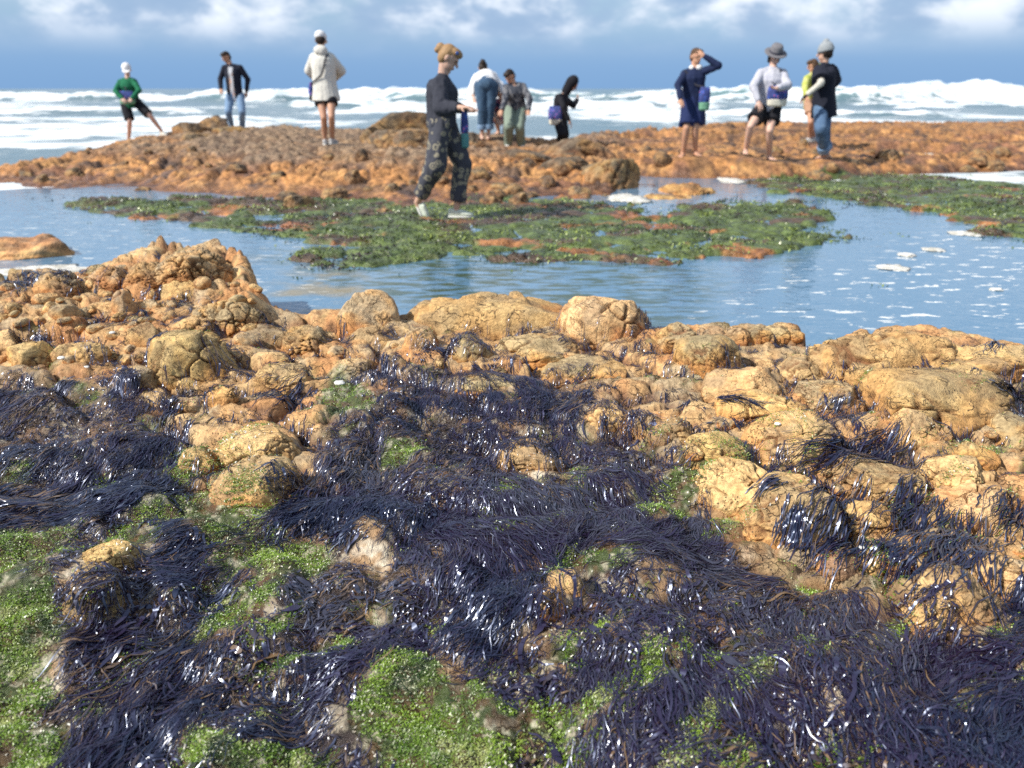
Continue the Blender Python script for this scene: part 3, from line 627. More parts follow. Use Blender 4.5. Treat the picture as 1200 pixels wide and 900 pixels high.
ROCKS = [
    # the outcrop on the left
    ((186, 277, 271, 330), 'craggy brown rock crowning the left outcrop, its highest point', 'craggy', .8, .5),
    ((238, 296, 304, 388), 'steep craggy orange rock at the right end of the left outcrop, above the pool', 'craggy', .9, .5),
    ((196, 318, 236, 350), 'wedge shaped tan rock in the middle of the left outcrop below its crown', 'cobble', .8, .7),
    ((108, 341, 139, 372), 'smooth yellowish oval cobble leaning among reddish cobbles on the left outcrop', 'cobble', .9, .9),
    ((64, 351, 92, 371), 'small orange cobble left of a smooth yellowish oval cobble on the outcrop', 'cobble', .9, .5),
    ((90, 341, 114, 371), 'narrow rusty red cobble touching a yellowish oval cobble on the left outcrop', 'cobble', .8, .4),
    ((134, 331, 159, 365), 'upright pair lobed brown cobble right of the yellowish oval cobble', 'cobble', .8, .5),
    ((207, 358, 256, 396), 'rounded grey brown boulder under the steep end of the left outcrop', 'boulder', .8, .4),
    ((148, 360, 186, 402), 'tall tan rock face with vertical cracks in the left outcrop', 'slab', .7, .8),
    ((192, 388, 284, 441), 'big pale domed boulder split by a vertical crack below the left outcrop', 'boulder', .8, .8),
    ((84, 386, 131, 424), 'blocky pale rock below the left outcrop with a seam down the middle', 'boulder', .8, .8),
    ((18, 382, 66, 425), 'cracked pale rock at the foot of the outcrop near the left edge', 'boulder', .8, .8),
    ((-30, 378, 26, 420), 'tan rock cut by the left edge of the view at the outcrop foot', 'boulder', .8, .7),
    ((65, 392, 89, 418), 'slim oval pale cobble between two cracked pale rocks at the outcrop foot', 'cobble', .8, .9),
    ((207, 455, 236, 481), 'single round orange cobble beside black weed below the pale domed boulder', 'cobble', .9, .3),
    ((142, 408, 164, 429), 'small dark tan cobble left of the pale domed boulder', 'cobble', .9, .4),
    ((246, 440, 276, 470), 'lumpy yellow tan rock directly under the pale domed boulder', 'craggy', .8, .9),
    ((139, 426, 185, 458), 'flat reddish slab among weed under a small dark tan cobble', 'slab', .9, .4),
    ((288, 376, 338, 408), 'brown boulder on the pool rim right of the left outcrop', 'boulder', .8, .4),
    ((330, 380, 382, 410), 'low knobbly brown rock on the pool rim beside an upright cracked boulder', 'craggy', .8, .5),
    ((108, 300, 150, 332), 'rough brown rock on the back ridge of the left outcrop', 'craggy', .8, .5),
    ((40, 318, 92, 345), 'dark brown lump on the back ridge of the outcrop near the weed mound', 'craggy', .8, .3),
    ((150, 298, 190, 330), 'dark knobbly rock on the ridge just left of the outcrop crown', 'craggy', .8, .4),
    # centre rim
    ((396, 342, 468, 392), 'upright rounded boulder with a deep vertical crack standing on the pool rim', 'boulder', .8, .4),
    ((498, 344, 690, 399), 'long smooth humped boulder with folded cracks on the pool rim', 'boulder', .45, .75),
    ((664, 345, 752, 394), 'rounded domed boulder at the right end of the long humped boulder', 'boulder', .7, .75),
    ((411, 384, 474, 414), 'flat topped tan rock in front of the upright cracked boulder', 'boulder', .8, .8),
    ((470, 384, 512, 410), 'low orange rock between the upright boulder and the long humped boulder', 'boulder', .8, .4),
    ((529, 392, 574, 418), 'grey cobble sitting in front of the long humped boulder', 'cobble', .8, .4),
    ((588, 394, 690, 420), 'flat rust red slab in front of the long humped boulder', 'slab', .6, .3),
    ((764, 372, 808, 404), 'low rusty rock right of the domed boulder on the pool rim', 'boulder', .8, .4),
    ((582, 522, 654, 549), 'flat tan slab ringed by dark weed in the middle of the weed beds', 'slab', .6, .8),
    ((732, 462, 778, 508), 'pale yellow rock showing through weed at the edge of the weed beds', 'boulder', .8, .9),
    ((690, 470, 734, 500), 'yellow tan rock half buried in weed left of a pale yellow rock', 'boulder', .8, .9),
    ((764, 487, 804, 516), 'low tan rock with a strip of weed right of a pale yellow rock', 'boulder', .8, .8),
    ((540, 440, 620, 458), 'thin orange ledge above the glossy blue black weed', 'slab', .6, .4),
    ((620, 424, 720, 446), 'long thin rust coloured ledge behind the weed beds', 'slab', .6, .4),
    # right hand side
    ((958, 376, 1108, 450), 'broad pitted dome of tan rock with rust streaks on the right rim', 'boulder', .7, .8),
    ((1090, 398, 1220, 452), 'low pitted rock shoulder right of the broad dome, cut by the right edge', 'boulder', .7, .75),
    ((845, 374, 874, 401), 'ball shaped brown cobble at the left of the knobbly rim cluster', 'cobble', .9, .5),
    ((872, 376, 902, 402), 'ball shaped brown cobble streaked with weed in the knobbly rim cluster', 'cobble', .9, .3),
    ((898, 370, 924, 396), 'tallest rounded cobble of the knobbly rim cluster', 'cobble', .9, .5),
    ((920, 372, 939, 396), 'narrow cobble at the right end of the knobbly rim cluster', 'cobble', .9, .5),
    ((820, 374, 850, 398), 'low brown cobble left of the knobbly rim cluster', 'cobble', .9, .5),
    ((798, 394, 858, 430), 'ribbed tan rock in front of the knobbly rim cluster', 'slab', .7, .5),
    ((1008, 442, 1205, 500), 'very long pale sandstone slab with fine bedding lines near the right edge', 'slab', .5, .95),
    ((834, 432, 922, 472), 'wedge shaped tan rock with a pale sunlit face', 'boulder', .7, .9),
    ((850, 458, 932, 494), 'pitted tan rock under a wedge shaped tan rock', 'boulder', .7, .6),
    ((880, 490, 968, 535), 'large rounded sandy boulder with a white patch at its foot', 'boulder', .7, .9),
    ((1035, 480, 1100, 517), 'domed sandy boulder with a curved orange seam under the long slab', 'boulder', .7, .85),
    ((960, 490, 1040, 520), 'sandy rock left of the domed boulder with the orange seam', 'boulder', .7, .8),
    ((803, 511, 863, 552), 'boxy golden cobble among weed', 'boulder', .8, .7),
    ((861, 510, 895, 554), 'narrow golden cobble leaning against a boxy golden cobble', 'cobble', .8, .7),
    ((822, 548, 900, 590), 'flat faced yellow boulder below the two golden cobbles', 'boulder', .8, .95),
    ((955, 540, 1076, 577), 'long yellow slab crossed by a crack below a black weed tuft', 'slab', .55, .95),
    ((868, 570, 970, 632), 'broken yellow ledge sloping down to the weed beds', 'slab', .8, .95),
    ((1085, 536, 1150, 574), 'yellow rock shaded by an overhanging ledge near the right edge', 'boulder', .8, .9),
    ((1118, 518, 1160, 546), 'rounded brown cobble with weed on its shoulder near the right edge', 'cobble', .8, .4),
    ((1168, 606, 1196, 635), 'small round yellow cobble under black weed at the right edge', 'cobble', .9, .95),
    ((1001, 616, 1032, 668), 'upright pale yellow block between two hanging weed tufts', 'boulder', .8, .95),
    ((1046, 676, 1155, 745), 'tilted pale orange slab at the edge of the dark weed', 'slab', .6, .9),
    ((959, 645, 1005, 672), 'wet rust red cobble under a weed tuft', 'cobble', .8, .2),
    ((1036, 641, 1074, 665), 'wet orange cobble right of the upright pale yellow block', 'cobble', .8, .2),
    ((1090, 570, 1180, 606), 'low pale yellow rock with thin cracks near the right edge', 'boulder', .7, .95),
    ((1150, 480, 1215, 520), 'dark stained rock below the long slab at the right edge', 'boulder', .8, .3),
    ((985, 590, 1045, 622), 'creamy yellow rock between black weed tufts', 'boulder', .8, .95),
    ((905, 420, 965, 448), 'dark streaked tan ledge behind the large sandy boulder', 'slab', .7, .6),
    ((930, 452, 1000, 478), 'orange stained ledge left of the very long slab', 'slab', .7, .4),
    ((1130, 655, 1215, 690), 'low pale yellow ledge at the right edge above the dark weed', 'slab', .7, .95),
    # bare rock inside the weed beds
    ((612, 678, 656, 716), 'broken orange brown rock poking out of the glossy weed', 'craggy', .8, .5),
    ((640, 672, 682, 692), 'thin pale ledge behind a broken orange brown rock in the weed', 'slab', .6, .9),
    ((98, 640, 160, 672), 'pale tan rock with a red stain in the green and black weed', 'slab', .8, .85),
    ((78, 664, 148, 716), 'tilted pale slab streaked with algae in the weed at left', 'slab', .8, .95),
    ((272, 500, 350, 545), 'cream coloured rock with white crust beside green algae', 'boulder', .8, .95),
    ((262, 538, 340, 584), 'sandy rock with a pale crust below a cream coloured rock', 'boulder', .8, .85),
    ((246, 556, 272, 580), 'small round orange rock at the foot of the sandy crusted rocks', 'cobble', .8, .4),
    ((216, 500, 256, 550), 'pinkish crusted rock left of a cream coloured rock', 'boulder', .8, .7),
    ((300, 430, 366, 462), 'pale ledge with black weed hair below the brown rim boulder', 'slab', .7, .8),
]
near_h = []
random.seed(5)
for i, (box, label, style, dl, tone) in enumerate(ROCKS):
    big = (box[2] - box[0]) > 60
    put_rock(box, label, style, {'slab': 'rock_slab', 'cobble': 'cobble', 'craggy': 'craggy_rock', 'boulder': 'boulder'}[style], dl, 300 + i, tone=tone, sub=6 if big else 5, cat='boulder' if style != 'cobble' else 'cobble')
# cobbles that nothing tells apart, filling the outcrop and the gaps between the big rocks
protos = [rock_mesh('cobble', (1, rs_[0], rs_[1]), 700 + k, 'cobble' if k % 3 else 'boulder', 4, 0, 0, None, rs_[2]) for k, rs_ in enumerate([(.8, .7, .4), (.7, .6, .8), (.9, .75, .5), (.65, .55, .9), (.8, .5, .3), (.75, .8, .6), (.85, .6, .7), (.6, .5, .5)])]
def cobbles(n, xr, yr, size, test, label, group, seed):
    rs = random.Random(seed); k = 0; tries = 0; placed = []
    while k < n and tries < n * 60:
        tries += 1
        px, py = rs.uniform(*xr), rs.uniform(*yr)
        if not test(px, py): continue
        P = hit_near(px, py)
        if P[2] < 0.05 or P[1] > 5.0 or abs(P[0]) > 4: continue
        s = rs.uniform(*size) * (0.6 + 0.4 * rs.random())
        if any((P[0] - a) ** 2 + (P[1] - b) ** 2 < (0.8 * (s + c)) ** 2 for a, b, c in placed): continue
        g0 = ground_z(P[0], P[1]); dz = drape[int((P[1] - DY0) / DC), int(np.clip((P[0] - DX0) / DC, 0, dnx - 1))]
        if dz > g0 + 0.01: continue
        placed.append((P[0], P[1], s))
        me, Pv = protos[rs.randrange(len(protos))]
        o = link(bpy.data.objects.new('cobble', me)); a = rs.uniform(0, 6.28)
        o.scale = (s, s, s * rs.uniform(.8, 1.1)); o.rotation_euler = (rs.uniform(-.2, .2), rs.uniform(-.2, .2), a)
        o.location = (P[0], P[1], float(g0) + s * 0.05)
        tag(o, label, 'cobble', group)
        ca, sa = math.cos(a), math.sin(a)
        splat(np.stack([(Pv[:, 0] * ca - Pv[:, 1] * sa) * s + P[0], (Pv[:, 0] * sa + Pv[:, 1] * ca) * s + P[1], Pv[:, 2] * s * .9 + o.location[2]], 1))
        k += 1
cobbles(75, (-40, 300), (302, 425), (.035, .075), lambda x, y: y > np.interp(x, [0, 190, 300], [335, 305, 330]), 'rounded brown cobble wedged among its like on the left outcrop', 'cobbles packed on the left outcrop', 1)
cobbles(14, (300, 1230), (385, 480), (.03, .065), lambda x, y: y < np.interp(x, [300, 380, 700, 800, 1200], [440, 440, 440, 480, 480]) , 'small tan cobble in the gaps between the rim boulders', 'cobbles between the rim boulders', 2)
cobbles(16, (800, 1230), (470, 690), (.022, .05), lambda x, y: y < np.interp(x, [800, 850, 960, 1200], [550, 600, 665, 690]), 'small wet cobble in the cracks of the yellow rocks', 'cobbles in the cracks of the yellow rocks', 3)
# drape surface = ground or rock top, then slightly smoothed
dxx, dyy = np.meshgrid(DX0 + (np.arange(dnx) + .5) * DC, DY0 + (np.arange(dny) + .5) * DC)
drape = np.maximum(drape, ground_z(dxx, dyy))
d_ = drape.copy()
for k in range(2):
    d_ = (d_ + np.roll(d_, 1, 0) + np.roll(d_, -1, 0) + np.roll(d_, 1, 1) + np.roll(d_, -1, 1)) / 5
drape_s = np.maximum(d_, drape)
d_ = drape_s.copy()
for k in range(60): d_ = (d_ + np.roll(d_, 2, 0) + np.roll(d_, -2, 0) + np.roll(d_, 2, 1) + np.roll(d_, -2, 1)) / 5
hollow = d_ - drape_s                                    # how far a spot lies below its surroundings
def hollow_at(x, y):
    return hollow[np.clip(((y - DY0) / DC).astype(int), 0, dny - 1), np.clip(((x - DX0) / DC).astype(int), 0, dnx - 1)]
# ------------------------------------------------------------------ people
def nrm(v): v = np.asarray(v, float); return v / (np.linalg.norm(v) + 1e-9)
def sphere_pts(nu=14, nv=9):
    V = [(0, 0, 1)]; F = []
    for j in range(1, nv):
        t = math.pi * j / nv
        for i in range(nu):
            a = 2 * math.pi * i / nu; V.append((math.sin(t) * math.cos(a), math.sin(t) * math.sin(a), math.cos(t)))
    V.append((0, 0, -1)); n = len(V)
    for i in range(nu): F.append((0, 1 + i, 1 + (i + 1) % nu))
    for j in range(nv - 2):
        for i in range(nu):
            a = 1 + j * nu + i; b = 1 + j * nu + (i + 1) % nu; F.append((a, a + nu, b)); F.append((b, a + nu, b + nu))
    for i in range(nu): F.append((n - 1, n - 1 - nu + (i + 1) % nu, n - 1 - nu + i))
    return np.array(V, float), F
SPH = sphere_pts()
def ell(c, ax, ay, az):
    """ellipsoid from centre and three half-axis vectors"""
    return np.asarray(c, float) + SPH[0] @ np.stack([ax, ay, az]), SPH[1]
def ball(c, r): return ell(c, np.array([r, 0, 0]), np.array([0, r, 0]), np.array([0, 0, r]))
def frame(d, hint=(0, -1, 0)):
    d = nrm(d); s = np.cross(d, hint)
    if np.linalg.norm(s) < 1e-3: s = np.cross(d, (1, 0.1, 0))
    s = nrm(s); return d, s, np.cross(s, d)
def loft(rings, nu=18):
    """closed tube through rings (centre, half-axis vector u, half-axis vector v)"""
    V = []; F = []
    for c, u, v in rings:
        for i in range(nu):
            a = 2 * math.pi * i / nu; V.append(np.asarray(c) + np.asarray(u) * math.cos(a) + np.asarray(v) * math.sin(a))
    m = len(rings)
    for j in range(m - 1):
        for i in range(nu):
            a = j * nu + i; b = j * nu + (i + 1) % nu; F.append((a, b, b + nu)); F.append((a, b + nu, a + nu))
    c0 = len(V); V.append(np.asarray(rings[0][0])); V.append(np.asarray(rings[-1][0]))
    for i in range(nu): F.append((c0, (i + 1) % nu, i)); F.append((c0 + 1, (m - 1) * nu + i, (m - 1) * nu + (i + 1) % nu))
    return np.array(V), F
def cap(a, b, ra, rb, mid=None):
    """tapered limb with round ends; mid = (position 0..1, radius) for a muscle"""
    a, b = np.asarray(a, float), np.asarray(b, float); d, s, t = frame(b - a); L = np.linalg.norm(b - a); rings = []
    for q in (-.95, -.75, -.4): rings.append((a + d * ra * q, s * ra * math.sqrt(1 - q * q), t * ra * math.sqrt(1 - q * q)))
    ks = [(0, ra), (1, rb)] if not mid else [(0, ra), (mid[0] * .5, (ra + mid[1]) / 2 * 1.02), mid, ((1 + mid[0]) / 2, (mid[1] + rb) / 2), (1, rb)]
    for k, r in ks: rings.append((a + d * L * k, s * r, t * r))
    for q in (.4, .75, .95): rings.append((b + d * rb * q, s * rb * math.sqrt(1 - q * q), t * rb * math.sqrt(1 - q * q)))
    return loft(rings, 14)
def tube(a, b, ra, rb):
    a, b = np.asarray(a, float), np.asarray(b, float); d, s, t = frame(b - a)
    return loft([(a - d * ra * .6, s * ra * .75, t * ra * .75), (a, s * ra, t * ra), ((a + b) / 2, s * (ra + rb) / 2, t * (ra + rb) / 2), (b, s * rb, t * rb)], 16)
def fuse(name, prims, org, mat, voxel=.0075, smooth=3, parent=None, warp=0.0, seed=1):
    """join closed pieces into one continuous skin"""
    V = np.concatenate([p[0] for p in prims]) - org; F = []; o = 0
    for v, f in prims: F += [tuple(i + o for i in q) for q in f]; o += len(v)
    me = bpy.data.meshes.new(name); me.from_pydata(V.tolist(), [], F)
    tmp = link(bpy.data.objects.new('tmp', me))
    r = tmp.modifiers.new('r', 'REMESH'); r.mode = 'VOXEL'; r.voxel_size = voxel; r.use_smooth_shade = True
    if smooth: q = tmp.modifiers.new('s', 'SMOOTH'); q.factor = .5; q.iterations = smooth
    dg = bpy.context.evaluated_depsgraph_get()
    out = bpy.data.meshes.new_from_object(tmp.evaluated_get(dg)); bpy.data.objects.remove(tmp); bpy.data.meshes.remove(me)
    out.name = name
    if warp:
        co = np.zeros(len(out.vertices) * 3, np.float32); out.vertices.foreach_get('co', co); co = co.reshape(-1, 3)
        no = np.zeros_like(co.ravel()); out.vertices.foreach_get('normal', no); no = no.reshape(-1, 3)
        f = fbm3(co.astype(float) * np.array([9, 9, 5.0]) + seed * 3.1, 3, seed)
        co += no * (warp * f)[:, None]; out.vertices.foreach_set('co', co.ravel()); out.update()
    out.materials.clear()
    return mesh_obj(name, out, mat, parent)
def cloth(name, col, col2=None, sc=14, lo=.45, hi=.6, rough=.9, weave=True):
    m = Mat(name, rough, .25); p = m.pos(True)
    f = m.noise(p, 60, 4)
    base = m.mix(m.rng(f, .3, .7), tuple(c * .85 for c in col), tuple(min(1, c * 1.12) for c in col))
    if col2: base = m.mix(m.rng(m.noise(p, sc, 3, .5, .6), lo, hi), base, col2)
    m.color(base); m.bump(m.noise(p, 22, 5, .6), .35, .012)
    return m
def skin(c):
    m = Mat('skin', .55, .4); p = m.pos(True); m.color(m.mix(m.rng(m.noise(p, 18, 3), .35, .65), tuple(x * .88 for x in c), c))
    m.b.inputs['Subsurface Weight'].default_value = .05; return m
SK = [skin((.52, .32, .23)), skin((.50, .27, .17)), skin((.40, .22, .14)), skin((.60, .38, .29))]
M_eye = Mat('eye', .2, .5, (.03, .02, .015)); M_lip = Mat('lips', .5, .4, (.38, .13, .11))
HAIRM = {k: cloth('hair_' + k, c, None, rough=.6) for k, c in dict(dark=(.022, .014, .010), brown=(.075, .042, .022), blond=(.30, .18, .085)).items()}
def floral(name, base, cols, sc):
    """printed cloth: scattered blooms with pale rims"""
    m = Mat(name, .85, .25); p = m.pos(True); w = m.noise(p, 9, 3)
    d = m.vor(p, sc); q = m.math('ADD', d, m.math('MULTIPLY', m.math('SUBTRACT', w, .5), .75))
    c = m.mix(m.rng(q, .46, .40), base, cols[0]); c = m.mix(m.rng(q, .26, .21), c, cols[1] if len(cols) > 1 else base); c = m.mix(m.rng(q, .12, .08), c, cols[-1])
    m.color(c); m.bump(m.noise(p, 22, 5, .6), .35, .012); return m
def hand(W, d, pn, curl=.5, side=1, k=1.0):
    """palm, four unequal fingers and a thumb; d along the hand, pn out of the back of the hand"""
    d, s, pn = nrm(d), nrm(np.cross(d, pn)), nrm(pn); s = s * side; P = []
    P.append(ell(W + d * .048 * k, d * .052 * k, s * .041 * k, pn * .016 * k)); P.append(cap(W - d * .01, W + d * .03 * k, .024 * k, .024 * k))
    for i, (o, L) in enumerate(((-.033, .066), (-.011, .078), (.011, .074), (.033, .058))):
        b = W + d * .082 * k + s * o * k; a1 = .35 * curl; a2 = 1.1 * curl; a3 = 1.7 * curl; r = .0078 * k
        p = b
        for q, an in ((.45, a1), (.32, a2), (.26, a3)):
            dd = nrm(d * math.cos(an) - pn * math.sin(an) + s * o * 2.2); n_ = p + dd * L * q * k; P.append(cap(p, n_, r, r * .93)); p = n_; r *= .93
    tb = W + d * .028 * k - s * .034 * k; t1 = tb + nrm(d * .7 - s * .75 - pn * .35 * (1 + curl)) * .036 * k; t2 = t1 + nrm(d * 1.0 - s * .25 - pn * .5 * (1 + curl)) * .028 * k
    P.append(cap(tb, t1, .0125 * k, .010 * k)); P.append(cap(t1, t2, .010 * k, .008 * k))
    return P
def bare_foot(sole, ankle, toe):
    f = nrm(np.array([toe[0], toe[1], 0])); s = np.array([f[1], -f[0], 0]); u = np.array([0, 0, 1.]); S0 = np.asarray(sole, float)
    P = [cap(ankle, S0 + u * .035 - f * .03, .038, .034), ell(S0 - f * .045 + u * .030, f * .034, s * .030, u * .030),
         loft([(S0 - f * .06 + u * .022, s * .022, u * .018), (S0 + f * .0 + u * .036, s * .033, u * .036), (S0 + f * .07 + u * .028, s * .040, u * .026), (S0 + f * .13 + u * .017, s * .043, u * .016), (S0 + f * .155 + u * .012, s * .036, u * .010)])]
    for i, o in enumerate((-.032, -.015, 0, .014, .027)): P.append(cap(S0 + f * .14 + s * o + u * .012, S0 + f * (.185 - .007 * i) + s * o + u * .010, .011 - .001 * i, .0095 - .001 * i))
    return P
def shoe(org, parent, sole, ankle, toe, mat, sole_mat, pitch=0.0):
    f = nrm(toe); s = nrm(np.cross(f, (0, 0, 1))); u = nrm(np.cross(s, f)); S0 = np.asarray(sole, float)
    o = fuse('shoe', [loft([(S0 - f * .085 + u * .045, s * .030, u * .035), (S0 - f * .04 + u * .055, s * .038, u * .045), (S0 + f * .04 + u * .052, s * .043, u * .038), (S0 + f * .12 + u * .040, s * .046, u * .026), (S0 + f * .175 + u * .034, s * .030, u * .018)]),
        loft([(S0 - f * .045 + u * .06, s * .036, f * .045), (S0 - f * .045 + u * .095, s * .036, f * .042)])], org, mat, .006, 3, parent)
    fuse('sole', [loft([(S0 + u * q, s * .05, f * .142) for q in (.002, .022)], 24)], org + 0 * f, sole_mat, .005, 1, o).location = tuple(f * .045)
    return o
def person(label, group, D, head, face, neck, sh, el_, wr, hip, knee, foot, toes, front, k=1.0, skin_m=0, hair=None, top=None, bottom=None, shoes=None, hat=None, bare=True, sgn_arm=(-1, -1), sgn_knee=(-1, -1), lean=0.0, dsh=(0, 0), dhip=(0, 0), hcurl=.6, lift=(0, 0), headup=(0, 0, 1), foot_pitch=(None, None), anchor='feet', bulk=1.0, hdy=0.0, hair_long=0, bun=False):
    front = nrm(front); rgt = nrm(np.cross(front, (0, 0, 1)))
    J = lambda p, dy=0.0: at_y(p[0], p[1], D + dy)
    def bone(P0, px, L, sg):
        """place the next joint on its pixel ray at bone length L from P0"""
        d = ray(*px); O = np.array([0, 0, CAMZ]); b = d @ (O - P0); c = (O - P0) @ (O - P0) - L * L; a = d @ d; disc = b * b - a * c
        t = (-b + sg * math.sqrt(max(disc, 0))) / a; return O + d * t
    SOLE = [J(foot[i], 0) for i in (0, 1)]
    HIP = [J(hip[i], dhip[i]) for i in (0, 1)]
    ANK = [SOLE[i] + np.array([0, 0, .078]) for i in (0, 1)]
    for i in (0, 1):
        if foot_pitch[i] is not None: ANK[i] = SOLE[i] - nrm(foot_pitch[i]) * .045 + np.array([0, 0, .075])
    KNE = []
    for i in (0, 1):
        q = bone(HIP[i], knee[i], .43 * k, sgn_knee[i]); m_ = (HIP[i] + ANK[i]) / 2
        q[1] = np.clip(q[1], m_[1] - .30, m_[1] + .30); KNE.append(at_y(*knee[i], q[1]))
    SHO = [J(sh[i], lean + dsh[i]) for i in (0, 1)]
    Sm0 = (SHO[0] + SHO[1]) / 2; SHO = [SHO[i] * .90 + Sm0 * .10 + np.array([0, 0, -.030 * k]) for i in (0, 1)]
    ELB = [bone(SHO[i], el_[i], .285 * k, sgn_arm[i]) for i in (0, 1)]
    WRI = [bone(ELB[i], wr[i], .25 * k, sgn_arm[i]) for i in (0, 1)]
    NEC = J(neck, lean + hdy * .5); HED = J(head, lean + hdy)
    org = (SOLE[0] + SOLE[1]) / 2; org = np.array([org[0], org[1], min(SOLE[0][2], SOLE[1][2])])
    for i in (0, 1):
        if lift[i] == 0: FEET.append((SOLE[i][0] + 0.05 * front[0], SOLE[i][1] + 0.05 * front[1], SOLE[i][2] - .004, .42))
    M, Sm = (HIP[0] + HIP[1]) / 2, (SHO[0] + SHO[1]) / 2
    ax = nrm(Sm - M); fw = nrm(front - ax * (front @ ax)); rt = nrm(np.cross(fw, ax)); L = np.linalg.norm(Sm - M)
    def torso(prof, g=0.0): return loft([(M + ax * L * t + fw * o * k, rt * (w * k * bulk + g), fw * (d * k * bulk + g)) for t, w, d, o in prof], 22)
    BODY = [(-.20, .085, .075, -.005), (-.1, .150, .105, -.01), (.06, .158, .112, -.015), (.3, .130, .098, 0), (.5, .132, .100, .005), (.75, .150, .112, .01), (.92, .148, .092, .0), (1.03, .085, .062, -.005), (1.08, .05, .05, 0)]
    fc = nrm(face); hu = nrm(np.asarray(headup) - fc * (np.asarray(headup) @ fc)); hr_ = nrm(np.cross(fc, hu)); h = k * 1.07
    limbs = []
    for i in (0, 1):
        limbs += [cap(HIP[i] * .9 + M * .1, KNE[i], .082 * k * bulk, .053 * k, (.35, .077 * k * bulk)), cap(KNE[i], ANK[i], .051 * k, .034 * k, (.3, .054 * k))]
        limbs += [cap(NEC - ax * .05 * k, SHO[i] * .9 + Sm * .1, .046 * k, .042 * k), cap(SHO[i] * .9 + Sm * .1 - ax * .02, ELB[i], .050 * k, .038 * k, (.35, .046 * k)), cap(ELB[i], WRI[i], .038 * k, .025 * k, (.25, .039 * k)), ball(SHO[i] * .86 + Sm * .14 - ax * .025, .058 * k)]
        d = nrm(WRI[i] - ELB[i]); pn = np.cross(d, rt * (1 if i else -1)); pn = pn if np.linalg.norm(pn) > .2 else fw
        limbs += hand(WRI[i], d, pn, hcurl, 1 if i else -1, k)
        if not (shoes and shoes[i]): limbs += bare_foot(SOLE[i], ANK[i], toes[i])
        else: limbs += [cap(ANK[i], SOLE[i] + np.array([0, 0, .05]), .034 * k, .030 * k)]
    headp = [ell(HED + hu * .022 * h - fc * .012 * h, hr_ * .073 * h, fc * .092 * h, hu * .092 * h), ell(HED - hu * .045 * h + fc * .018 * h, hr_ * .055 * h, fc * .066 * h, hu * .070 * h), ell(HED - hu * .098 * h + fc * .060 * h, hr_ * .022 * h, fc * .022 * h, hu * .018 * h),
             cap(HED + fc * .084 * h + hu * .012 * h, HED + fc * .104 * h - hu * .020 * h, .009 * h, .014 * h), ell(HED + fc * .076 * h + hu * .030 * h, hr_ * .05 * h, fc * .014 * h, hu * .012 * h), ell(HED + fc * .078 * h - hu * .058 * h, hr_ * .024 * h, fc * .013 * h, hu * .012 * h)]
    for s in (-1, 1): headp.append(ell(HED + hr_ * s * .075 * h - hu * .005 * h - fc * .01 * h, hr_ * .010 * h, fc * .020 * h, hu * .032 * h))
    headp += [cap(NEC - ax * .04 * k, HED - hu * .06 * h - fc * .015 * h, .054 * k, .050 * k)]
    body = fuse('person', [torso(BODY)] + limbs + headp, org, SK[skin_m], .0068, 2)
    body.location = org
    tag(body, label, 'person', group)
    for s in (-1, 1): fuse('eye', [ell(HED + fc * .082 * h + hr_ * s * .031 * h + hu * .012 * h, hr_ * .013, fc * .008, hu * .008)], org, M_eye, .003, 0, body)
    fuse('mouth', [ell(HED + fc * .089 * h - hu * .052 * h, hr_ * .022, fc * .006, hu * .007)], org, M_lip, .003, 0, body)
    ctx = dict(org=org, body=body, M=M, Sm=Sm, ax=ax, fw=fw, rt=rt, L=L, HED=HED, fc=fc, hu=hu, hr=hr_, SHO=SHO, ELB=ELB, WRI=WRI, HIP=HIP, KNE=KNE, ANK=ANK, SOLE=SOLE, NEC=NEC, k=k, bulk=bulk, torso=torso)
    if hair:
        V = []; hp = [ell(HED + hu * .034 * h - fc * .026 * h, hr_ * .079 * h, fc * .084 * h, hu * .086 * h), ell(HED + hu * .0 * h - fc * .045 * h, hr_ * .078 * h, fc * .062 * h, hu * .088 * h)] + ([] if hat else [ell(HED + hu * .078 * h + fc * .030 * h, hr_ * .074 * h, fc * .068 * h, hu * .042 * h)])
        if hair_long: hp += [cap(HED - fc * .05 * h, HED - fc * .055 * h - hu * hair_long, .07 * h, .05 * h)] + [cap(HED + hr_ * s * .068 * h - fc * .01 * h, HED + hr_ * s * .066 * h - hu * hair_long * .9, .026 * h, .022 * h) for s in (-1, 1)]
        if bun: hp += [ball(HED - fc * .115 * h + hu * .035 * h, .045 * h), ball(HED - fc * .13 * h + hu * .0 * h, .03 * h)]
        fuse('hair', hp, org, HAIRM[hair], .008, 1, body, .007, 3)
    if hat == 'cap' or (isinstance(hat, tuple) and hat[0] == 'cap'):
        o = fuse('cap', [ell(HED + hu * .055 * h - fc * .015 * h, hr_ * .090 * h, fc * .108 * h, hu * .082 * h)], org, hat[1], .007, 2, body)
        fuse('visor', [loft([(HED + hu * (.035 + q) * h + fc * .10 * h, hr_ * .075 * h, fc * .085 * h) for q in (0, .012)])], org, hat[1], .005, 1, o)
    if isinstance(hat, tuple) and hat[0] == 'brim':
        o = fuse('hat', [loft([(HED + hu * t * h - fc * .01 * h, hr_ * w * h, fc * w * 1.12 * h) for t, w in ((.045, .088), (.09, .088), (.14, .080), (.165, .065), (.172, .03))])], org, hat[1], .007, 2, body)
        fuse('brim', [loft([(HED + hu * (.045 + q) * h - fc * .01 * h, hr_ * .155 * h, fc * .165 * h) for q in (0, .014)], 28)], org, hat[1], .006, 1, o)
        fuse('hat_band', [loft([(HED + hu * (.062 + q) * h - fc * .01 * h, hr_ * .0915 * h, fc * .102 * h) for q in (0, .024)])], org, hat[2], .006, 0, o)
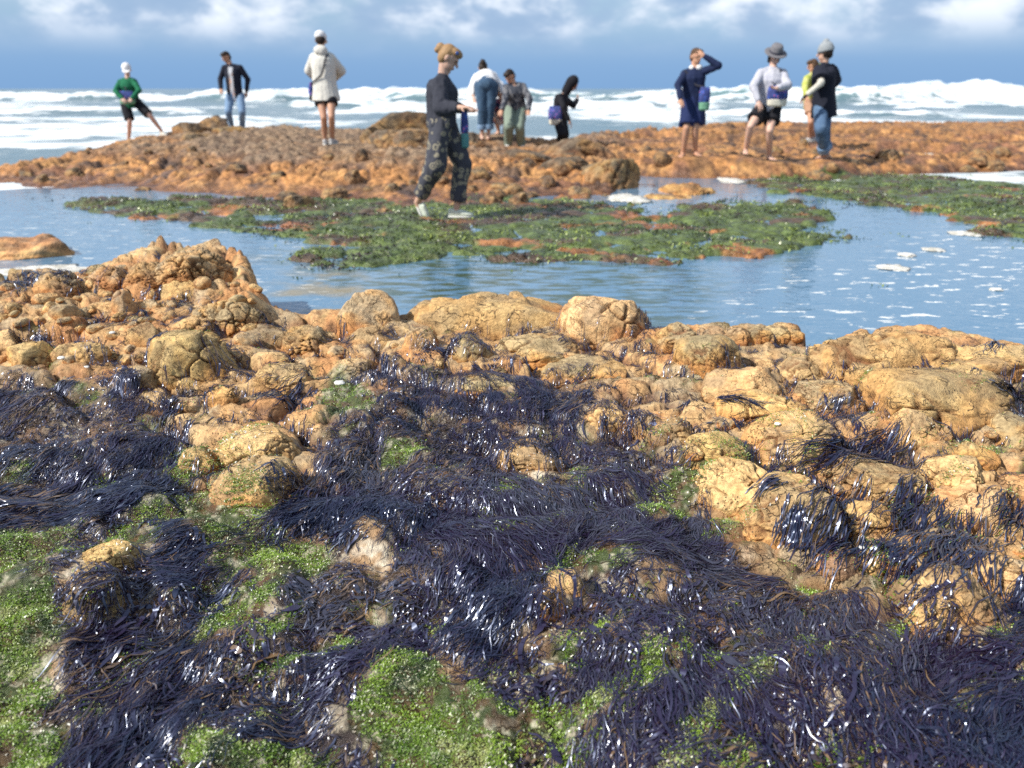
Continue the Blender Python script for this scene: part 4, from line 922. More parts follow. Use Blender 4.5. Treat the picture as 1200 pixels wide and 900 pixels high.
    if isinstance(hat, tuple) and hat[0] == 'beanie':
        o = fuse('beanie', [ell(HED + hu * .055 * h - fc * .02 * h, hr_ * .092 * h, fc * .108 * h, hu * .098 * h), ball(HED + hu * .14 * h - fc * .03 * h, .045 * h)], org, hat[1], .007, 2, body)
        fuse('turn_up', [loft([(HED + hu * (.018 + q) * h - fc * .018 * h, hr_ * .097 * h, fc * .113 * h) for q in (0, .03, .045)])], org, hat[1], .006, 1, o)
    if isinstance(hat, tuple) and hat[0] == 'hood':
        fuse('hood', [ell(HED + hu * .03 * h - fc * .035 * h, hr_ * .100 * h, fc * .105 * h, hu * .125 * h), cap(HED - fc * .05 * h, NEC, .085 * h, .09 * h)], org, hat[1], .008, 3, body, .01, 5)
    return ctx
def wear_top(c, name, mat, hem=-.12, sleeve=1.0, loose=.02, collar=None, sl_r=(.050, .044, .037), warp=.016, seed=1, flare=0.0, sleeves=(1, 1), end_mat=None):
    k, b = c['k'], c['bulk']; W = loose
    prof = [(hem, .168 + flare, .118 + flare, -.01), (hem * .5 + .03, .166 + flare * .7, .118 + flare * .6, -.01), (.3, .150, .112, 0), (.55, .150, .114, .005), (.78, .160, .122, .01), (.93, .152, .100, .0), (1.03, .092, .072, -.005), (1.075, .070 - W * .3, .062 - W * .3, 0)]
    P = [c['torso'](prof, W)]
    for i in (0, 1):
        S0 = c['SHO'][i] * .88 + c['Sm'] * .12 - c['ax'] * .02
        if not sleeves[i]: continue
        P.append(ball(S0, .048 * k + W * .8)); P.append(cap(c['NEC'] - c['ax'] * .055 * k, S0, .050 * k + W * .4, .046 * k + W * .7))
        if sleeve <= .5:
            e = S0 + (c['ELB'][i] - S0) * (sleeve * 2); P.append(tube(S0, e, sl_r[0] * k + W * .7, sl_r[1] * k + W * .9))
        else:
            P.append(cap(S0, c['ELB'][i], sl_r[0] * k + W * .6, sl_r[1] * k + W * .5)); e = c['ELB'][i] + (c['WRI'][i] - c['ELB'][i]) * min(1, (sleeve - .5) * 2); P.append(cap(c['ELB'][i], e, sl_r[1] * k + W * .5, sl_r[2] * k + W * .3))
    return fuse(name, P, c['org'], mat, .0085, 3, c['body'], warp, seed)
def wear_legs(c, name, mat, end=1.0, loose=.014, r=(.098, .070, .052), waist=.16, warp=.012, seed=2, cuff=None, flare=0.0):
    """trousers or shorts; end 0..1 from hip to ankle"""
    k = c['k']; P = [c['torso']([(-.19, .10, .09, -.005), (-.1, .160, .115, -.01), (.05, .166, .120, -.015), (waist, .150, .110, -.008)] + ([(waist + .14, .14, .105, 0)] if waist > .2 else []), loose)] + ([ell(c['M'] - c['fw'] * .02, c['rt'] * .20, c['fw'] * .165, c['ax'] * .16)] if waist > .2 else [])
    for i in (0, 1):
        H = c['HIP'][i] * .9 + c['M'] * .1
        if end <= .5:
            e = H + (c['KNE'][i] - H) * end * 2; P.append(tube(H, e, r[0] * k * c['bulk'] + loose * .6, (r[0] * .55 + r[1] * .45) * k * c['bulk'] + loose + flare))
        else:
            P.append(cap(H, c['KNE'][i], r[0] * k * c['bulk'] + loose * .6, r[1] * k + loose * .6)); e = c['KNE'][i] + (c['ANK'][i] - c['KNE'][i]) * (end - .5) * 2; P.append(ball(c['KNE'][i], r[1] * k + loose * .6)); P.append(tube(c['KNE'][i], e, r[1] * k + loose * .6, r[2] * k + loose * .6))
    o = fuse(name, P, c['org'], mat, .0085, 3, c['body'], warp, seed)
    if cuff:
        for i in (0, 1):
            a = c['KNE'][i] + (c['ANK'][i] - c['KNE'][i]) * ((end - .5) * 2 - .16); b = c['KNE'][i] + (c['ANK'][i] - c['KNE'][i]) * ((end - .5) * 2 + .02); d, s, t = frame(b - a); rr = r[2] * k + loose + .010
            fuse('cuff', [loft([(a, s * rr, t * rr), (b, s * rr, t * rr)])], c['org'], cuff, .007, 1, o)
    return o
def skirt(c, name, mat, length, w0=.15, w1=.215, warp=.02):
    k = c['k']; M, ax = c['M'], c['ax']; dn = np.array([0, 0, -1.])
    return fuse(name, [loft([(M + ax * .10, c['rt'] * w0 * k, c['fw'] * .118 * k), (M, c['rt'] * (.178) * k, c['fw'] * .138 * k), (M + dn * length * .5, c['rt'] * (w0 + w1) * .52 * k, c['fw'] * .155 * k), (M + dn * length, c['rt'] * w1 * k, c['fw'] * .165 * k)], 26)] + [tube(c['HIP'][i], c['HIP'][i] + (c['KNE'][i] - c['HIP'][i]) * min(.95, length / .43), .115 * k, .112 * k) for i in (0, 1)], c['org'], mat, .009, 2, c['body'], warp, 4)
def strip(c, name, pts, w, mat, parent=None, th=.006):
    """a flat strap through the points"""
    rings = []
    for i, p_ in enumerate(pts):
        d = np.asarray(pts[min(i + 1, len(pts) - 1)]) - np.asarray(pts[max(i - 1, 0)]); d, s, t = frame(d, (0, -1, 0.01)); rings.append((p_, s * w, t * th))
    return fuse(name, [loft(rings, 10)], c['org'], mat, .005, 0, parent or c['body'])
M_bag = floral('printed_bag_cloth', (.045, .06, .19), [(.04, .10, .36), (.50, .10, .22), (.16, .20, .50)], 19)
M_bag_pale = cloth('pale_bag_cloth', (.62, .58, .48)); M_bag_green = cloth('green_bag_cloth', (.16, .34, .22)); M_strap = cloth('dark_strap', (.03, .03, .04))
def bag(label, ctr, w, hgt, d, facing, low, band=.34, straps=()):
    """a printed cloth pouch with a plain lower band; a thing of its own"""
    f = nrm(facing); s = nrm(np.cross(f, (0, 0, 1))); u = np.array([0, 0, 1.]); c = np.asarray(ctr, float); org = c - u * hgt / 2
    e = link(bpy.data.objects.new('printed_bag', None)); e.location = org; tag(e, label, 'bag', 'printed cloth bags carried by the people')
    zb = -.5 + band
    fuse('pouch', [loft([(c + u * hgt * t, s * w * q, f * d * g) for t, q, g in ((zb, .50, .5), (0, .52, .6), (.25, .50, .5), (.45, .46, .28), (.5, .43, .12))], 22)], org, M_bag, .007, 2, e, .012, 7)
    fuse('lower_panel', [loft([(c + u * hgt * t, s * w * q, f * d * g) for t, q, g in ((-.5, .40, .3), (-.44, .47, .5), (zb, .51, .54))], 22)], org, low, .007, 2, e, .008, 8)
    for i, pts in enumerate(straps):
        rings = []
        for j, p_ in enumerate(pts):
            dd = np.asarray(pts[min(j + 1, len(pts) - 1)]) - np.asarray(pts[max(j - 1, 0)]); dd, s_, t_ = frame(dd, (0, -1, .01)); rings.append((p_, s_ * .016, t_ * .006))
        fuse('strap', [loft(rings, 10)], org, M_strap, .005, 0, e)
    return e
C = cloth
white, offw = C('white_cloth', (.72, .71, .70)), C('offwhite_shell', (.60, .58, .52))
M_jean = C('blue_denim', (.075, .13, .22), (.16, .24, .34), 7, .5, .7); M_jean_l = C('light_denim', (.16, .25, .38), (.28, .38, .50), 7, .5, .7); M_jean_d = C('dark_denim', (.05, .095, .16), (.08, .14, .21), 8, .5, .7)
navy, black, charcoal = C('navy_cloth', (.012, .020, .058)), C('black_cloth', (.012, .012, .016)), C('charcoal_knit', (.034, .036, .048))
pale_sole = C('pale_rubber', (.62, .62, .58)); sage_shoe = C('sage_canvas', (.60, .65, .55)); grey_shoe = C('grey_canvas', (.42, .42, .42))
G1 = 'people exploring the reef'

# 1 green top, one leg stretched to the side
c = person('person in a green top and white cap stretching one leg out sideways on the rocks', G1, 18.2, (148.5, 82), (.25, -.85, -.5), (149, 90), ((138.5, 94), (159, 93)), ((135.5, 107), (163, 106)), ((143, 115), (155, 115)), ((146, 121), (161, 120)), ((152, 142), (175.5, 135)), ((151.5, 168), (191, 159)), ((0, -1, 0), (.7, -.7, 0)), (.15, -1, 0), 1.0, 3, 'brown', hat=('cap', white), lean=-.05, sgn_knee=(-1, -1), shoes=(None, 1), headup=(.1, -.3, 1))
wear_top(c, 'hoodie', C('green_fleece', (.012, .13, .062)), -.22, 1.0, .03); wear_legs(c, 'shorts', black, .46, .02)
shoe(c['org'], c['body'], c['SOLE'][1], c['ANK'][1], (.8, -.6, -.1), offw, pale_sole)
bag('printed bag worn in front of a green top, with a green lower panel', c['M'] + c['fw'] * .22 + c['ax'] * .14, .34, .27, .12, c['fw'], M_bag_green, .34, [[c['SHO'][0] + c['fw'] * .08, c['Sm'] + c['fw'] * .17 - c['ax'] * .12, c['M'] + c['fw'] * .20 + c['ax'] * .28]])
# 2 dark jacket and jeans
c = person('person with dark curly hair in an open dark jacket and light jeans looking down', G1, 19.6, (265, 67), (-.55, -.7, -.45), (270, 74), ((260.5, 77), (283.5, 77)), ((258, 93), (290.5, 93)), ((259, 104), (289, 108)), ((269, 113), (282, 112)), ((267.5, 131), (283.5, 131)), ((272, 152), (284.5, 152)), ((-.2, -1, 0), (.2, -1, 0)), (-.15, -1, 0), 1.02, 1, 'dark', shoes=(1, 1), headup=(-.2, -.2, 1))
wear_top(c, 'shirt', C('grey_print_shirt', (.42, .43, .46), (.62, .36, .24), 6, .5, .6), -.16, .3, .012); 
P = c
ja = wear_top(c, 'jacket', C('dark_jacket', (.014, .016, .028)), -.08, .95, .032)
me = ja.data; bm = bmesh.new(); bm.from_mesh(me); org = c['org']                        # the jacket hangs open: its front strip is cut out
kill = [v for v in bm.verts if (np.array(v.co[:]) + org - c['M']) @ c['fw'] > .03 and abs((np.array(v.co[:]) + org - c['M']) @ c['rt']) < .062 and (np.array(v.co[:]) + org - c['M']) @ c['ax'] < c['L'] * 1.02]
bmesh.ops.delete(bm, geom=kill, context='VERTS'); bm.to_mesh(me); bm.free()
wear_legs(c, 'jeans', M_jean_l, 1.0, .016)
for i in (0, 1): shoe(c['org'], c['body'], c['SOLE'][i], c['ANK'][i], ((-.25, .25)[i], -1, 0), grey_shoe, pale_sole)
# 3 white jacket seen from behind
c = person('person seen from behind in a white hooded jacket and white cap above bare legs', G1, 13.7, (376, 47.5), (0, .9, -.4), (377, 57), ((365.5, 64), (390, 64)), ((362, 83), (400, 83)), ((369, 92), (393, 92)), ((374, 109), (389, 109)), ((379.5, 138), (388.5, 137)), ((381.5, 170), (390, 169)), ((-.15, 1, 0), (.25, 1, 0)), (0, 1, 0), 1.02, 1, 'dark', hat=('cap', white), shoes=(1, 1), sgn_arm=(1, 1), sgn_knee=(-1, -1))
jk = wear_top(c, 'jacket', offw, -.22, .95, .042, flare=.03, sl_r=(.054, .052, .042)); wear_legs(c, 'shorts', black, .24, .026)
fuse('hood', [ell(c['NEC'] - c['fw'] * .09 - c['ax'] * .03, c['rt'] * .12, c['fw'] * .055, c['ax'] * .085)], c['org'], offw, .008, 2, jk, .015, 6)
for i in (0, 1): shoe(c['org'], c['body'], c['SOLE'][i], c['ANK'][i], ((-.15, .25)[i], 1, 0), grey_shoe, pale_sole)
bk = -c['fw']
bag('dark printed bag on the left hip of a white jacket', c['M'] - c['rt'] * (.22 if c['rt'][0] > 0 else -.22) + c['ax'] * .02, .22, .30, .10, -c['rt'], M_strap, .3, [[c['SHO'][1] * .8 + c['Sm'] * .2 + np.array([0, 0, .055]), c['SHO'][1] * .6 + c['Sm'] * .4 + bk * .15, (c['M'] + c['Sm']) / 2 + bk * .175, c['M'] + bk * .13 + np.array([-.17, 0, .16]), c['M'] + np.array([-.225, 0, .14])]])
# 4 the woman walking past in profile
c = person('person in a dark sweatshirt and floral trousers walking past in profile looking at their hands', G1, 8.3, (526, 68.5), (.86, -.05, -.60), (519, 84), ((514, 93), (519, 92)), ((517, 127), (528, 124)), ((541, 126), (547, 129)), ((516, 145), (520, 145)), ((510, 196), (542, 192)), ((492, 250), (535, 255)), ((.5, 0, -.9), (1, -.05, 0)), (1, -.08, 0), 1.0, 0, 'blond', dsh=(-.17, .17), dhip=(-.09, .09), sgn_arm=(-1, 1), sgn_knee=(-1, 1), shoes=(1, 1), lift=(0, 0), foot_pitch=(np.array([.5, 0, -.8]), None), hcurl=.75, bun=True, headup=(.35, 0, 1))
wear_top(c, 'sweatshirt', charcoal, -.10, .85, .036, sl_r=(.064, .064, .044), warp=.028)
M_floral = floral('floral_trouser_cloth', (.050, .052, .066), [(.24, .215, .16), (.06, .06, .065), (.26, .23, .17)], 13)
wear_legs(c, 'trousers', M_floral, .90, .018, (.108, .092, .070), warp=.03, cuff=None)
o_ = c['SOLE'][0]
shoe(c['org'], c['body'], c['SOLE'][0], c['ANK'][0], (.42, -.05, -.78), sage_shoe, pale_sole); shoe(c['org'], c['body'], c['SOLE'][1], c['ANK'][1], (1, -.08, 0), sage_shoe, pale_sole)
HD, fc, hu, hr_ = c['HED'], c['fc'], c['hu'], c['hr']
sg = fuse('sunglasses', [cap(HD + hu * .088 + fc * .055 + hr_ * s * .022, HD + hu * .088 + fc * .050 + hr_ * s * .064, .022, .020) for s in (-1, 1)] + [cap(HD + hu * .088 + fc * .055 - hr_ * .03, HD + hu * .088 + fc * .055 + hr_ * .03, .008, .008)], c['org'], Mat('blue_mirror_lens', .08, .8, (.02, .06, .22)), .005, 1, c['body'])
hm = (c['WRI'][0] + c['WRI'][1]) / 2
bag('narrow blue printed bag hanging from the hands of the walking figure in floral trousers', np.array([hm[0] + .0, hm[1], hm[2] - .20]), .09, .36, .05, (.6, -.8, 0), C('teal_cloth', (.10, .26, .26)), .4, [[hm + np.array([.02, 0, 0]), hm + np.array([0, 0, -.06])]])
# 5 white top, bending away
c = person('person in a white top and cropped jeans bending over with their back turned', G1, 15.4, (566, 80), (0, .8, -.75), (566, 85), ((556, 88), (580, 86)), ((553, 103), (587, 101)), ((555, 115), (590, 113)), ((563, 100), (577, 100)), ((565, 129), (574, 129)), ((565, 164), (572.5, 164)), ((-.2, 1, 0), (.2, 1, 0)), (0, 1, -.3), 1.02, 3, 'dark', lean=.52, bulk=1.12, sgn_arm=(-1, -1), sgn_knee=(-1, -1), bun=True, headup=(0, .5, .8))
wear_top(c, 'sweater', white, -.10, .8, .03, sl_r=(.056, .052, .042)); wear_legs(c, 'jeans', M_jean_d, .86, .02, waist=.3, r= (.110, .080, .064), cuff=M_jean_l)
# 6 partly hidden, crouching
c = person('person in patterned navy crouching half hidden behind the one in a camouflage jacket', G1, 16.0, (586.5, 108), (-.1, -.8, -.6), (587, 114), ((578, 118), (597, 118)), ((577, 131), (598, 131)), ((583, 141), (590, 141)), ((582, 139), (592, 139)), ((580.5, 138), (594, 137)), ((584, 157), (591, 157)), ((-.2, -1, 0), (.2, -1, 0)), (0, -1, -.2), .95, 0, 'dark', lean=-.12, sgn_knee=(-1, -1), hair_long=.1)
wear_top(c, 'dress', floral('navy_floral_cloth', (.02, .022, .06), [(.30, .10, .14), (.05, .06, .16)], 12), -.15, .3, .02); wear_legs(c, 'dress_skirt', floral('navy_floral_skirt', (.02, .022, .06), [(.30, .10, .14), (.05, .06, .16)], 12), .45, .03)
# 7 camouflage jacket
c = person('person in a dark camouflage jacket and pale green trousers with head bent sideways', G1, 15.0, (597.5, 90), (-.45, -.65, -.6), (602, 96), ((591.5, 100), (615, 98)), ((592, 117), (621, 116)), ((588, 129), (619.5, 129)), ((597.5, 127), (611, 127)), ((596.5, 148), (609, 149)), ((595.5, 174), (611, 174.5)), ((-.25, -1, 0), (.3, -1, 0)), (-.1, -1, 0), 1.0, 1, 'dark', lean=-.1, shoes=(1, 1), headup=(-.35, -.2, 1))
wear_top(c, 'jacket', C('camouflage_cloth', (.045, .05, .065), (.16, .16, .17), 13, .48, .56), -.06, .95, .03); wear_legs(c, 'trousers', C('pale_green_cloth', (.20, .25, .20)), 1.0, .022, (.100, .082, .066))
for i in (0, 1): shoe(c['org'], c['body'], c['SOLE'][i], c['ANK'][i], ((-.25, .3)[i], -1, 0), white, pale_sole)
# 8 black hood, crouching
c = person('person in a black hooded jacket stooping behind a broad grey slab, facing sideways', G1, 15.6, (671, 99), (.75, -.15, -.8), (664, 106), ((656, 111), (660, 110)), ((660, 126), (672, 124)), ((667, 141), (676, 117)), ((654, 139), (658, 139)), ((658, 157), (662, 157)), ((656, 178), (662, 178)), ((1, -.1, 0), (1, .1, 0)), (.95, -.2, -.25), .98, 2, None, dsh=(-.17, .17), dhip=(-.09, .09), lean=0, sgn_arm=(-1, 1), sgn_knee=(-1, -1), hat=('hood', black), shoes=(1, 1))
wear_top(c, 'jacket', black, -.12, .95, .03); wear_legs(c, 'trousers', black, 1.0, .02)
for i in (0, 1): shoe(c['org'], c['body'], c['SOLE'][i], c['ANK'][i], (1, 0, 0), grey_shoe, pale_sole)
bag('printed bag slung behind the hip of a stooping figure in a black hood', c['M'] + np.array([-.10, -.20, .06]), .26, .34, .12, (-.4, -1, 0), M_bag_pale, .3, [[c['SHO'][0] + np.array([0, -.05, .04]), (c['Sm'] + c['M']) / 2 + np.array([-.10, -.17, 0]), c['M'] + np.array([-.10, -.2, .22])]])
# 9 navy dress, hand raised to the brow
c = person('person in navy jumper and navy skirt shading their eyes with a raised arm', G1, 12.9, (816, 66.5), (.35, -.85, -.25), (814, 77.5), ((800, 83), (825.5, 80)), ((794.5, 100), (842, 77)), ((797.5, 116), (826, 66)), ((807, 118), (819, 118)), ((804.5, 150), (815, 150)), ((800, 184), (814.5, 182.5)), ((-.5, -1, 0), (.2, -1, 0)), (.05, -1, 0), 1.0, 1, 'brown', sgn_arm=(-1, -1), hcurl=.4)
wear_top(c, 'jumper', navy, -.10, .98, .026); skirt(c, 'skirt', C('navy_skirt_cloth', (.016, .026, .085)), .37)
fuse('collar', [ell(c['NEC'] + c['fw'] * .03 - c['rt'] * .06 - c['ax'] * .025, c['rt'] * .055, c['fw'] * .05, c['ax'] * .05), ell(c['NEC'] + c['rt'] * .055 + c['fw'] * .02 - c['ax'] * .02, c['rt'] * .04, c['fw'] * .05, c['ax'] * .04)], c['org'], white, .007, 2, c['body'])
bag('upright printed bag with a green lower panel against a navy skirt', c['M'] + c['fw'] * .24 + np.array([.10, 0, .03]), .17, .34, .10, c['fw'], M_bag_green, .34, [[c['SHO'][0] + c['fw'] * .06 + c['ax'] * .04, c['Sm'] + c['fw'] * .15 - c['ax'] * .2, c['M'] + c['fw'] * .22 + np.array([.08, 0, .2])]])
# 10 grey hat
c = person('person in a grey brimmed hat, pale grey shirt and black shorts', G1, 12.8, (908, 66.5), (.1, -.85, -.45), (906.5, 77), ((889, 82), (921, 82)), ((883, 101), (923, 101)), ((889, 119), (911, 103)), ((893, 126), (908, 126)), ((879.5, 148), (902, 153)), ((873.5, 180), (901, 187)), ((-.3, -1, 0), (.15, -1, 0)), (.05, -1, 0), 1.03, 3, 'dark', hat=('brim', C('grey_felt', (.16, .155, .165)), C('dark_band', (.04, .04, .06))), hair_long=.08, sgn_arm=(-1, -1), bulk=1.05)
wear_top(c, 'shirt', C('pale_grey_shirt', (.46, .46, .50), (.40, .40, .46), 30), -.17, .92, .030, sl_r=(.054, .050, .040)); wear_legs(c, 'shorts', black, .32, .022, flare=.012)
bag('wide printed bag with a cream lower panel held against a pale grey shirt', c['M'] + c['fw'] * .25 + c['ax'] * .17 + np.array([.03, 0, 0]), .32, .30, .13, c['fw'], M_bag_pale, .34, [[c['SHO'][1] * .6 + c['NEC'] * .4 + c['fw'] * .06, c['Sm'] + c['fw'] * .16 - c['ax'] * .15 + c['rt'] * .04, c['M'] + c['fw'] * .24 + c['ax'] * .34]])
# 11 yellow green jacket, partly hidden
c = person('person in a yellow green jacket half hidden behind the one in a beanie', G1, 16.5, (952.5, 77), (-.9, .1, -.35), (953, 84), ((945, 89), (956, 89)), ((943, 102), (958, 102)), ((945, 112), (954, 113)), ((948, 120), (954, 120)), ((950, 143), (952.5, 143)), ((949, 167), (953, 165.5)), ((-1, -.2, 0), (-1, -.1, 0)), (-.95, -.3, 0), .97, 1, 'brown', dsh=(-.14, .14), dhip=(-.08, .08), shoes=(1, 1), hair_long=.12)
yj = wear_top(c, 'jacket', C('yellow_green_cloth', (.36, .40, .08), (.46, .46, .16), 9), -.24, .95, .035)
fuse('hood', [ell(c['NEC'] - c['fw'] * .09 + c['ax'] * .06, c['rt'] * .11, c['fw'] * .07, c['ax'] * .10)], c['org'], C('yellow_hood_cloth', (.36, .40, .08)), .008, 2, yj, .012, 5)
wear_legs(c, 'shorts', C('peach_shorts_cloth', (.40, .24, .16)), .28, .015)
for i in (0, 1): shoe(c['org'], c['body'], c['SOLE'][i], c['ANK'][i], (-1, -.15, 0), grey_shoe, pale_sole)
# 12 beanie
c = person('person in a grey beanie, loose black tee over pale sleeves and rolled jeans', G1, 12.8, (966.5, 62), (-.85, .35, -.2), (966, 73), ((959, 80), (975, 79)), ((962, 97), (976, 99)), ((946, 111), (968, 110)), ((962, 126), (968, 126)), ((961.5, 151), (966, 151)), ((966, 190), (968, 186)), ((-.9, -.35, 0), (-.9, .1, 0)), (-.85, .2, 0), 1.02, 0, 'dark', dsh=(-.15, .17), dhip=(-.08, .08), hat=('beanie', C('grey_knit', (.26, .28, .29))), sgn_arm=(-1, 1), hair_long=.04)
us = wear_top(c, 'undershirt', C('cream_sleeve_cloth', (.52, .49, .42)), .1, .95, .008, sl_r=(.052, .046, .036)); wear_top(c, 'tee_shirt', C('black_tee_cloth', (.013, .015, .026)), -.26, .42, .055, sl_r=(.075, .085, .06), flare=.02)
wear_legs(c, 'jeans', M_jean, .88, .018, (.100, .078, .066), cuff=M_jean_l)
fuse('glove', [ell(c['WRI'][0] + nrm(c['WRI'][0] - c['ELB'][0]) * .06, nrm(c['WRI'][0] - c['ELB'][0]) * .075, np.array([0, .045, 0]), np.array([0, 0, .03]))], c['org'], black, .007, 2, c['body'])
# ------------------------------------------------------------------ seaweed: ribbons that follow a flow over the drape surface
STROKES = [((690, 455), (620, 500)), ((600, 470), (520, 570)), ((680, 470), (610, 560)), ((480, 450), (430, 500)), ((540, 500), (470, 570)), ((560, 460), (640, 480)),
    ((100, 500), (0, 540)), ((180, 490), (60, 560)), ((300, 600), (200, 640)), ((250, 650), (90, 700)), ((330, 690), (150, 800)), ((200, 760), (60, 890)), ((350, 790), (180, 830)), ((420, 850), (120, 885)), ((280, 740), (170, 850)),
    ((120, 590), (0, 640)), ((400, 560), (330, 600)), ((450, 640), (400, 710)), ((480, 620), (650, 640)), ((600, 560), (760, 590)), ((500, 590), (380, 620)), ((430, 690), (330, 720)), ((440, 760), (300, 790)),
    ((690, 680), (590, 790)), ((712, 680), (735, 800)), ((730, 680), (860, 745)), ((720, 690), (680, 860)), ((780, 690), (960, 780)), ((860, 740), (985, 860)), ((905, 830), (690, 880)), ((965, 800), (940, 890)), ((940, 690), (1040, 790)), ((1000, 710), (1110, 810)),
    ((1190, 760), (1010, 810)), ((1185, 700), (1120, 800)), ((1090, 830), (1200, 880)), ((640, 800), (640, 890)), ((850, 610), (700, 640)), ((820, 650), (700, 660)), ((580, 740), (470, 780)), ((1010, 860), (1080, 890)), ((860, 560), (800, 610)), ((900, 660), (800, 650)),
    ((830, 850), (660, 890)), ((560, 650), (480, 690)), ((380, 470), (330, 540)), ((360, 440), (290, 450)), ((750, 560), (830, 600))]
SP = [];
for a, b in STROKES:
    A, B = at_z(*a, 0.12), at_z(*b, 0.12)
    for t in (0, .33, .66, 1): SP.append((*(A + (B - A) * t)[:2], *((B - A)[:2] / np.linalg.norm((B - A)[:2]))))
SP = np.array(SP)
FX, FY = np.linspace(-3.4, 3.4, 170), np.linspace(0.7, 4.6, 110)
fxx, fyy = np.meshgrid(FX, FY); fu = np.zeros_like(fxx); fv = np.zeros_like(fxx)
for sx_, sy_, u, v in SP:
    w = 1 / (((fxx - sx_) ** 2 + (fyy - sy_) ** 2) + 0.004) ** 1.5
    fu += w * u; fv += w * v
fn = np.hypot(fu, fv) + 1e-9; fang = np.arctan2(fv / fn, fu / fn)
fcos, fsin = fu / fn, fv / fn
def flow(x, y):
    ix = np.clip(((x - FX[0]) / (FX[1] - FX[0])), 0, len(FX) - 1.01); iy = np.clip((y - FY[0]) / (FY[1] - FY[0]), 0, len(FY) - 1.01)
    i, j = ix.astype(int), iy.astype(int)
    return np.arctan2(fsin[j, i], fcos[j, i]) + 0.9 * fbm(x * 4, y * 4, 3, 131)
def ribbons(roots, ang, L, width, lift, rs, K=11, curl=0.6, arch=None, drop=0.0, zfun=None, thick=0.25):
    """roots (n,2); returns V, F, tint. arch: extra mid-strand height per strand"""
    n = len(roots); x, y = roots[:, 0].copy(), roots[:, 1].copy(); zfun = zfun or drape_z
    ds = L / (K - 1); c1 = rs.normal(0, curl, n); ph = rs.uniform(0, 6.28, n); fr = rs.uniform(1.5, 4.5, n)
    P = np.zeros((n, K, 3)); a = ang.copy()
    for k in range(K):
        t = k / (K - 1)
        z = zfun(x, y) + lift * (1 - 0.5 * t) + (arch * math.sin(math.pi * min(1, t * 1.15)) if arch is not None else 0)
        P[:, k] = np.stack([x, y, z], 1)
        aa = a + c1 * (t - 0.3) + 0.35 * np.sin(fr * t * 3 + ph)
        x = x + np.cos(aa) * ds; y = y + np.sin(aa) * ds
    # relax the heights so that strands span the gaps instead of tracing each bump
    for q in range(2): P[:, 1:-1, 2] = np.maximum(0.5 * P[:, 1:-1, 2] + 0.25 * (P[:, :-2, 2] + P[:, 2:, 2]), P[:, 1:-1, 2] - 0.004)
    T = np.gradient(P, axis=1); T /= np.linalg.norm(T, axis=2)[:, :, None] + 1e-9
    tw = (rs.normal(0, 0.22, n)[:, None] + 0.32 * np.sin(np.linspace(0, 1, K)[None] * rs.uniform(2, 7, n)[:, None] + ph[:, None]))
    H = np.cross(T, np.array([0, 0, 1.0])); H /= np.linalg.norm(H, axis=2)[:, :, None] + 1e-9
    Nn = np.cross(H, T)
    S_ = H * np.cos(tw)[:, :, None] + Nn * np.sin(tw)[:, :, None]
    tt = np.linspace(0, 1, K); prof = np.minimum(1, 0.35 + tt * 4) * np.sqrt(np.clip(1.02 - tt, 0, 1)) ** 0.8 + 0.06
    hw = (width[:, None] * prof[None])[:, :, None] * 0.5
    V = np.stack([P - S_ * hw, P + S_ * hw], 2).reshape(-1, 3)
    b = (np.arange(n) * K * 2)[:, None] + (np.arange(K - 1) * 2)[None]
    F = np.stack([b, b + 1, b + 3, b + 2], -1).reshape(-1, 4)
    return V, F
def weed_mask(x, y):
    zb, _, _ = base_near(x, y); px, py = proj(x, y, zb)
    w, a, b = masks(px, py, x, y); return w, a, b, px, py
def locks(n, xr, yr, size, dens, seed, per=(10, 24), spread=0.020, Lr=(.05, .17), wr=(.0010, .0036), archr=(.0, .012), jit=.3, veto=None):
    rs = np.random.RandomState(seed)
    cx, cy = rs.uniform(*xr, n * 4), rs.uniform(*yr, n * 4)
    w = dens(cx, cy); keep = rs.rand(n * 4) < w; cx, cy = cx[keep][:n], cy[keep][:n]; m = len(cx)
    cnt = rs.randint(per[0], per[1], m); idx = np.repeat(np.arange(m), cnt); N = len(idx)
    sc = (rs.uniform(0.6, 1.25, m) * size(cx, cy))[idx]
    base_a = flow(cx, cy) + rs.normal(0, jit, m); la = rs.uniform(*archr, m)
    a = base_a[idx] + rs.normal(0, 0.17, N)
    off = rs.normal(0, spread, (N, 2)) * sc[:, None]
    roots = np.stack([cx, cy], 1)[idx] + off
    L = rs.uniform(*Lr, N) * sc; wd = (wr[0] + (wr[1] - wr[0]) * rs.rand(N) ** 1.6) * np.where(rs.rand(N) < .07, 3.2, 1.0) * np.clip(sc, .6, 1.3)
    lift = rs.uniform(.001, .010, N); arch = (la[idx] * rs.uniform(.3, 1, N)) * sc
    lc = rs.normal(0, .55, m)
    V, F = ribbons(roots, a + 0, L, wd, lift, rs, 11, 0.35, arch)
    # leave bare rock and green algae free
    ex, ey = roots[:, 0] + np.cos(a) * L * .7, roots[:, 1] + np.sin(a) * L * .7
    if veto is not None:
        ok = rs.rand(N) < np.minimum(veto(ex, ey), veto(roots[:, 0], roots[:, 1])); sel = np.where(ok)[0]
        V = V.reshape(N, 22, 3)[sel].reshape(-1, 3); F = F.reshape(N, 10, 4)[:len(sel)].reshape(-1, 4); idx = idx[sel]; N = len(sel)
    rx, ry = cx[idx], cy[idx]
    tint = np.repeat(np.clip(rs.rand(m)[idx] * .45 + rs.rand(N) * .3 + .25 + .75 * fbm(rx * 2.2, ry * 3, 3, 161), 0, 1), 22)
    shade = np.repeat(np.clip(rs.rand(N) + .35 * fbm(rx * 2.6 + 5, ry * 3.4, 3, 162), 0, 1), 22)
    return V, F, tint, shade

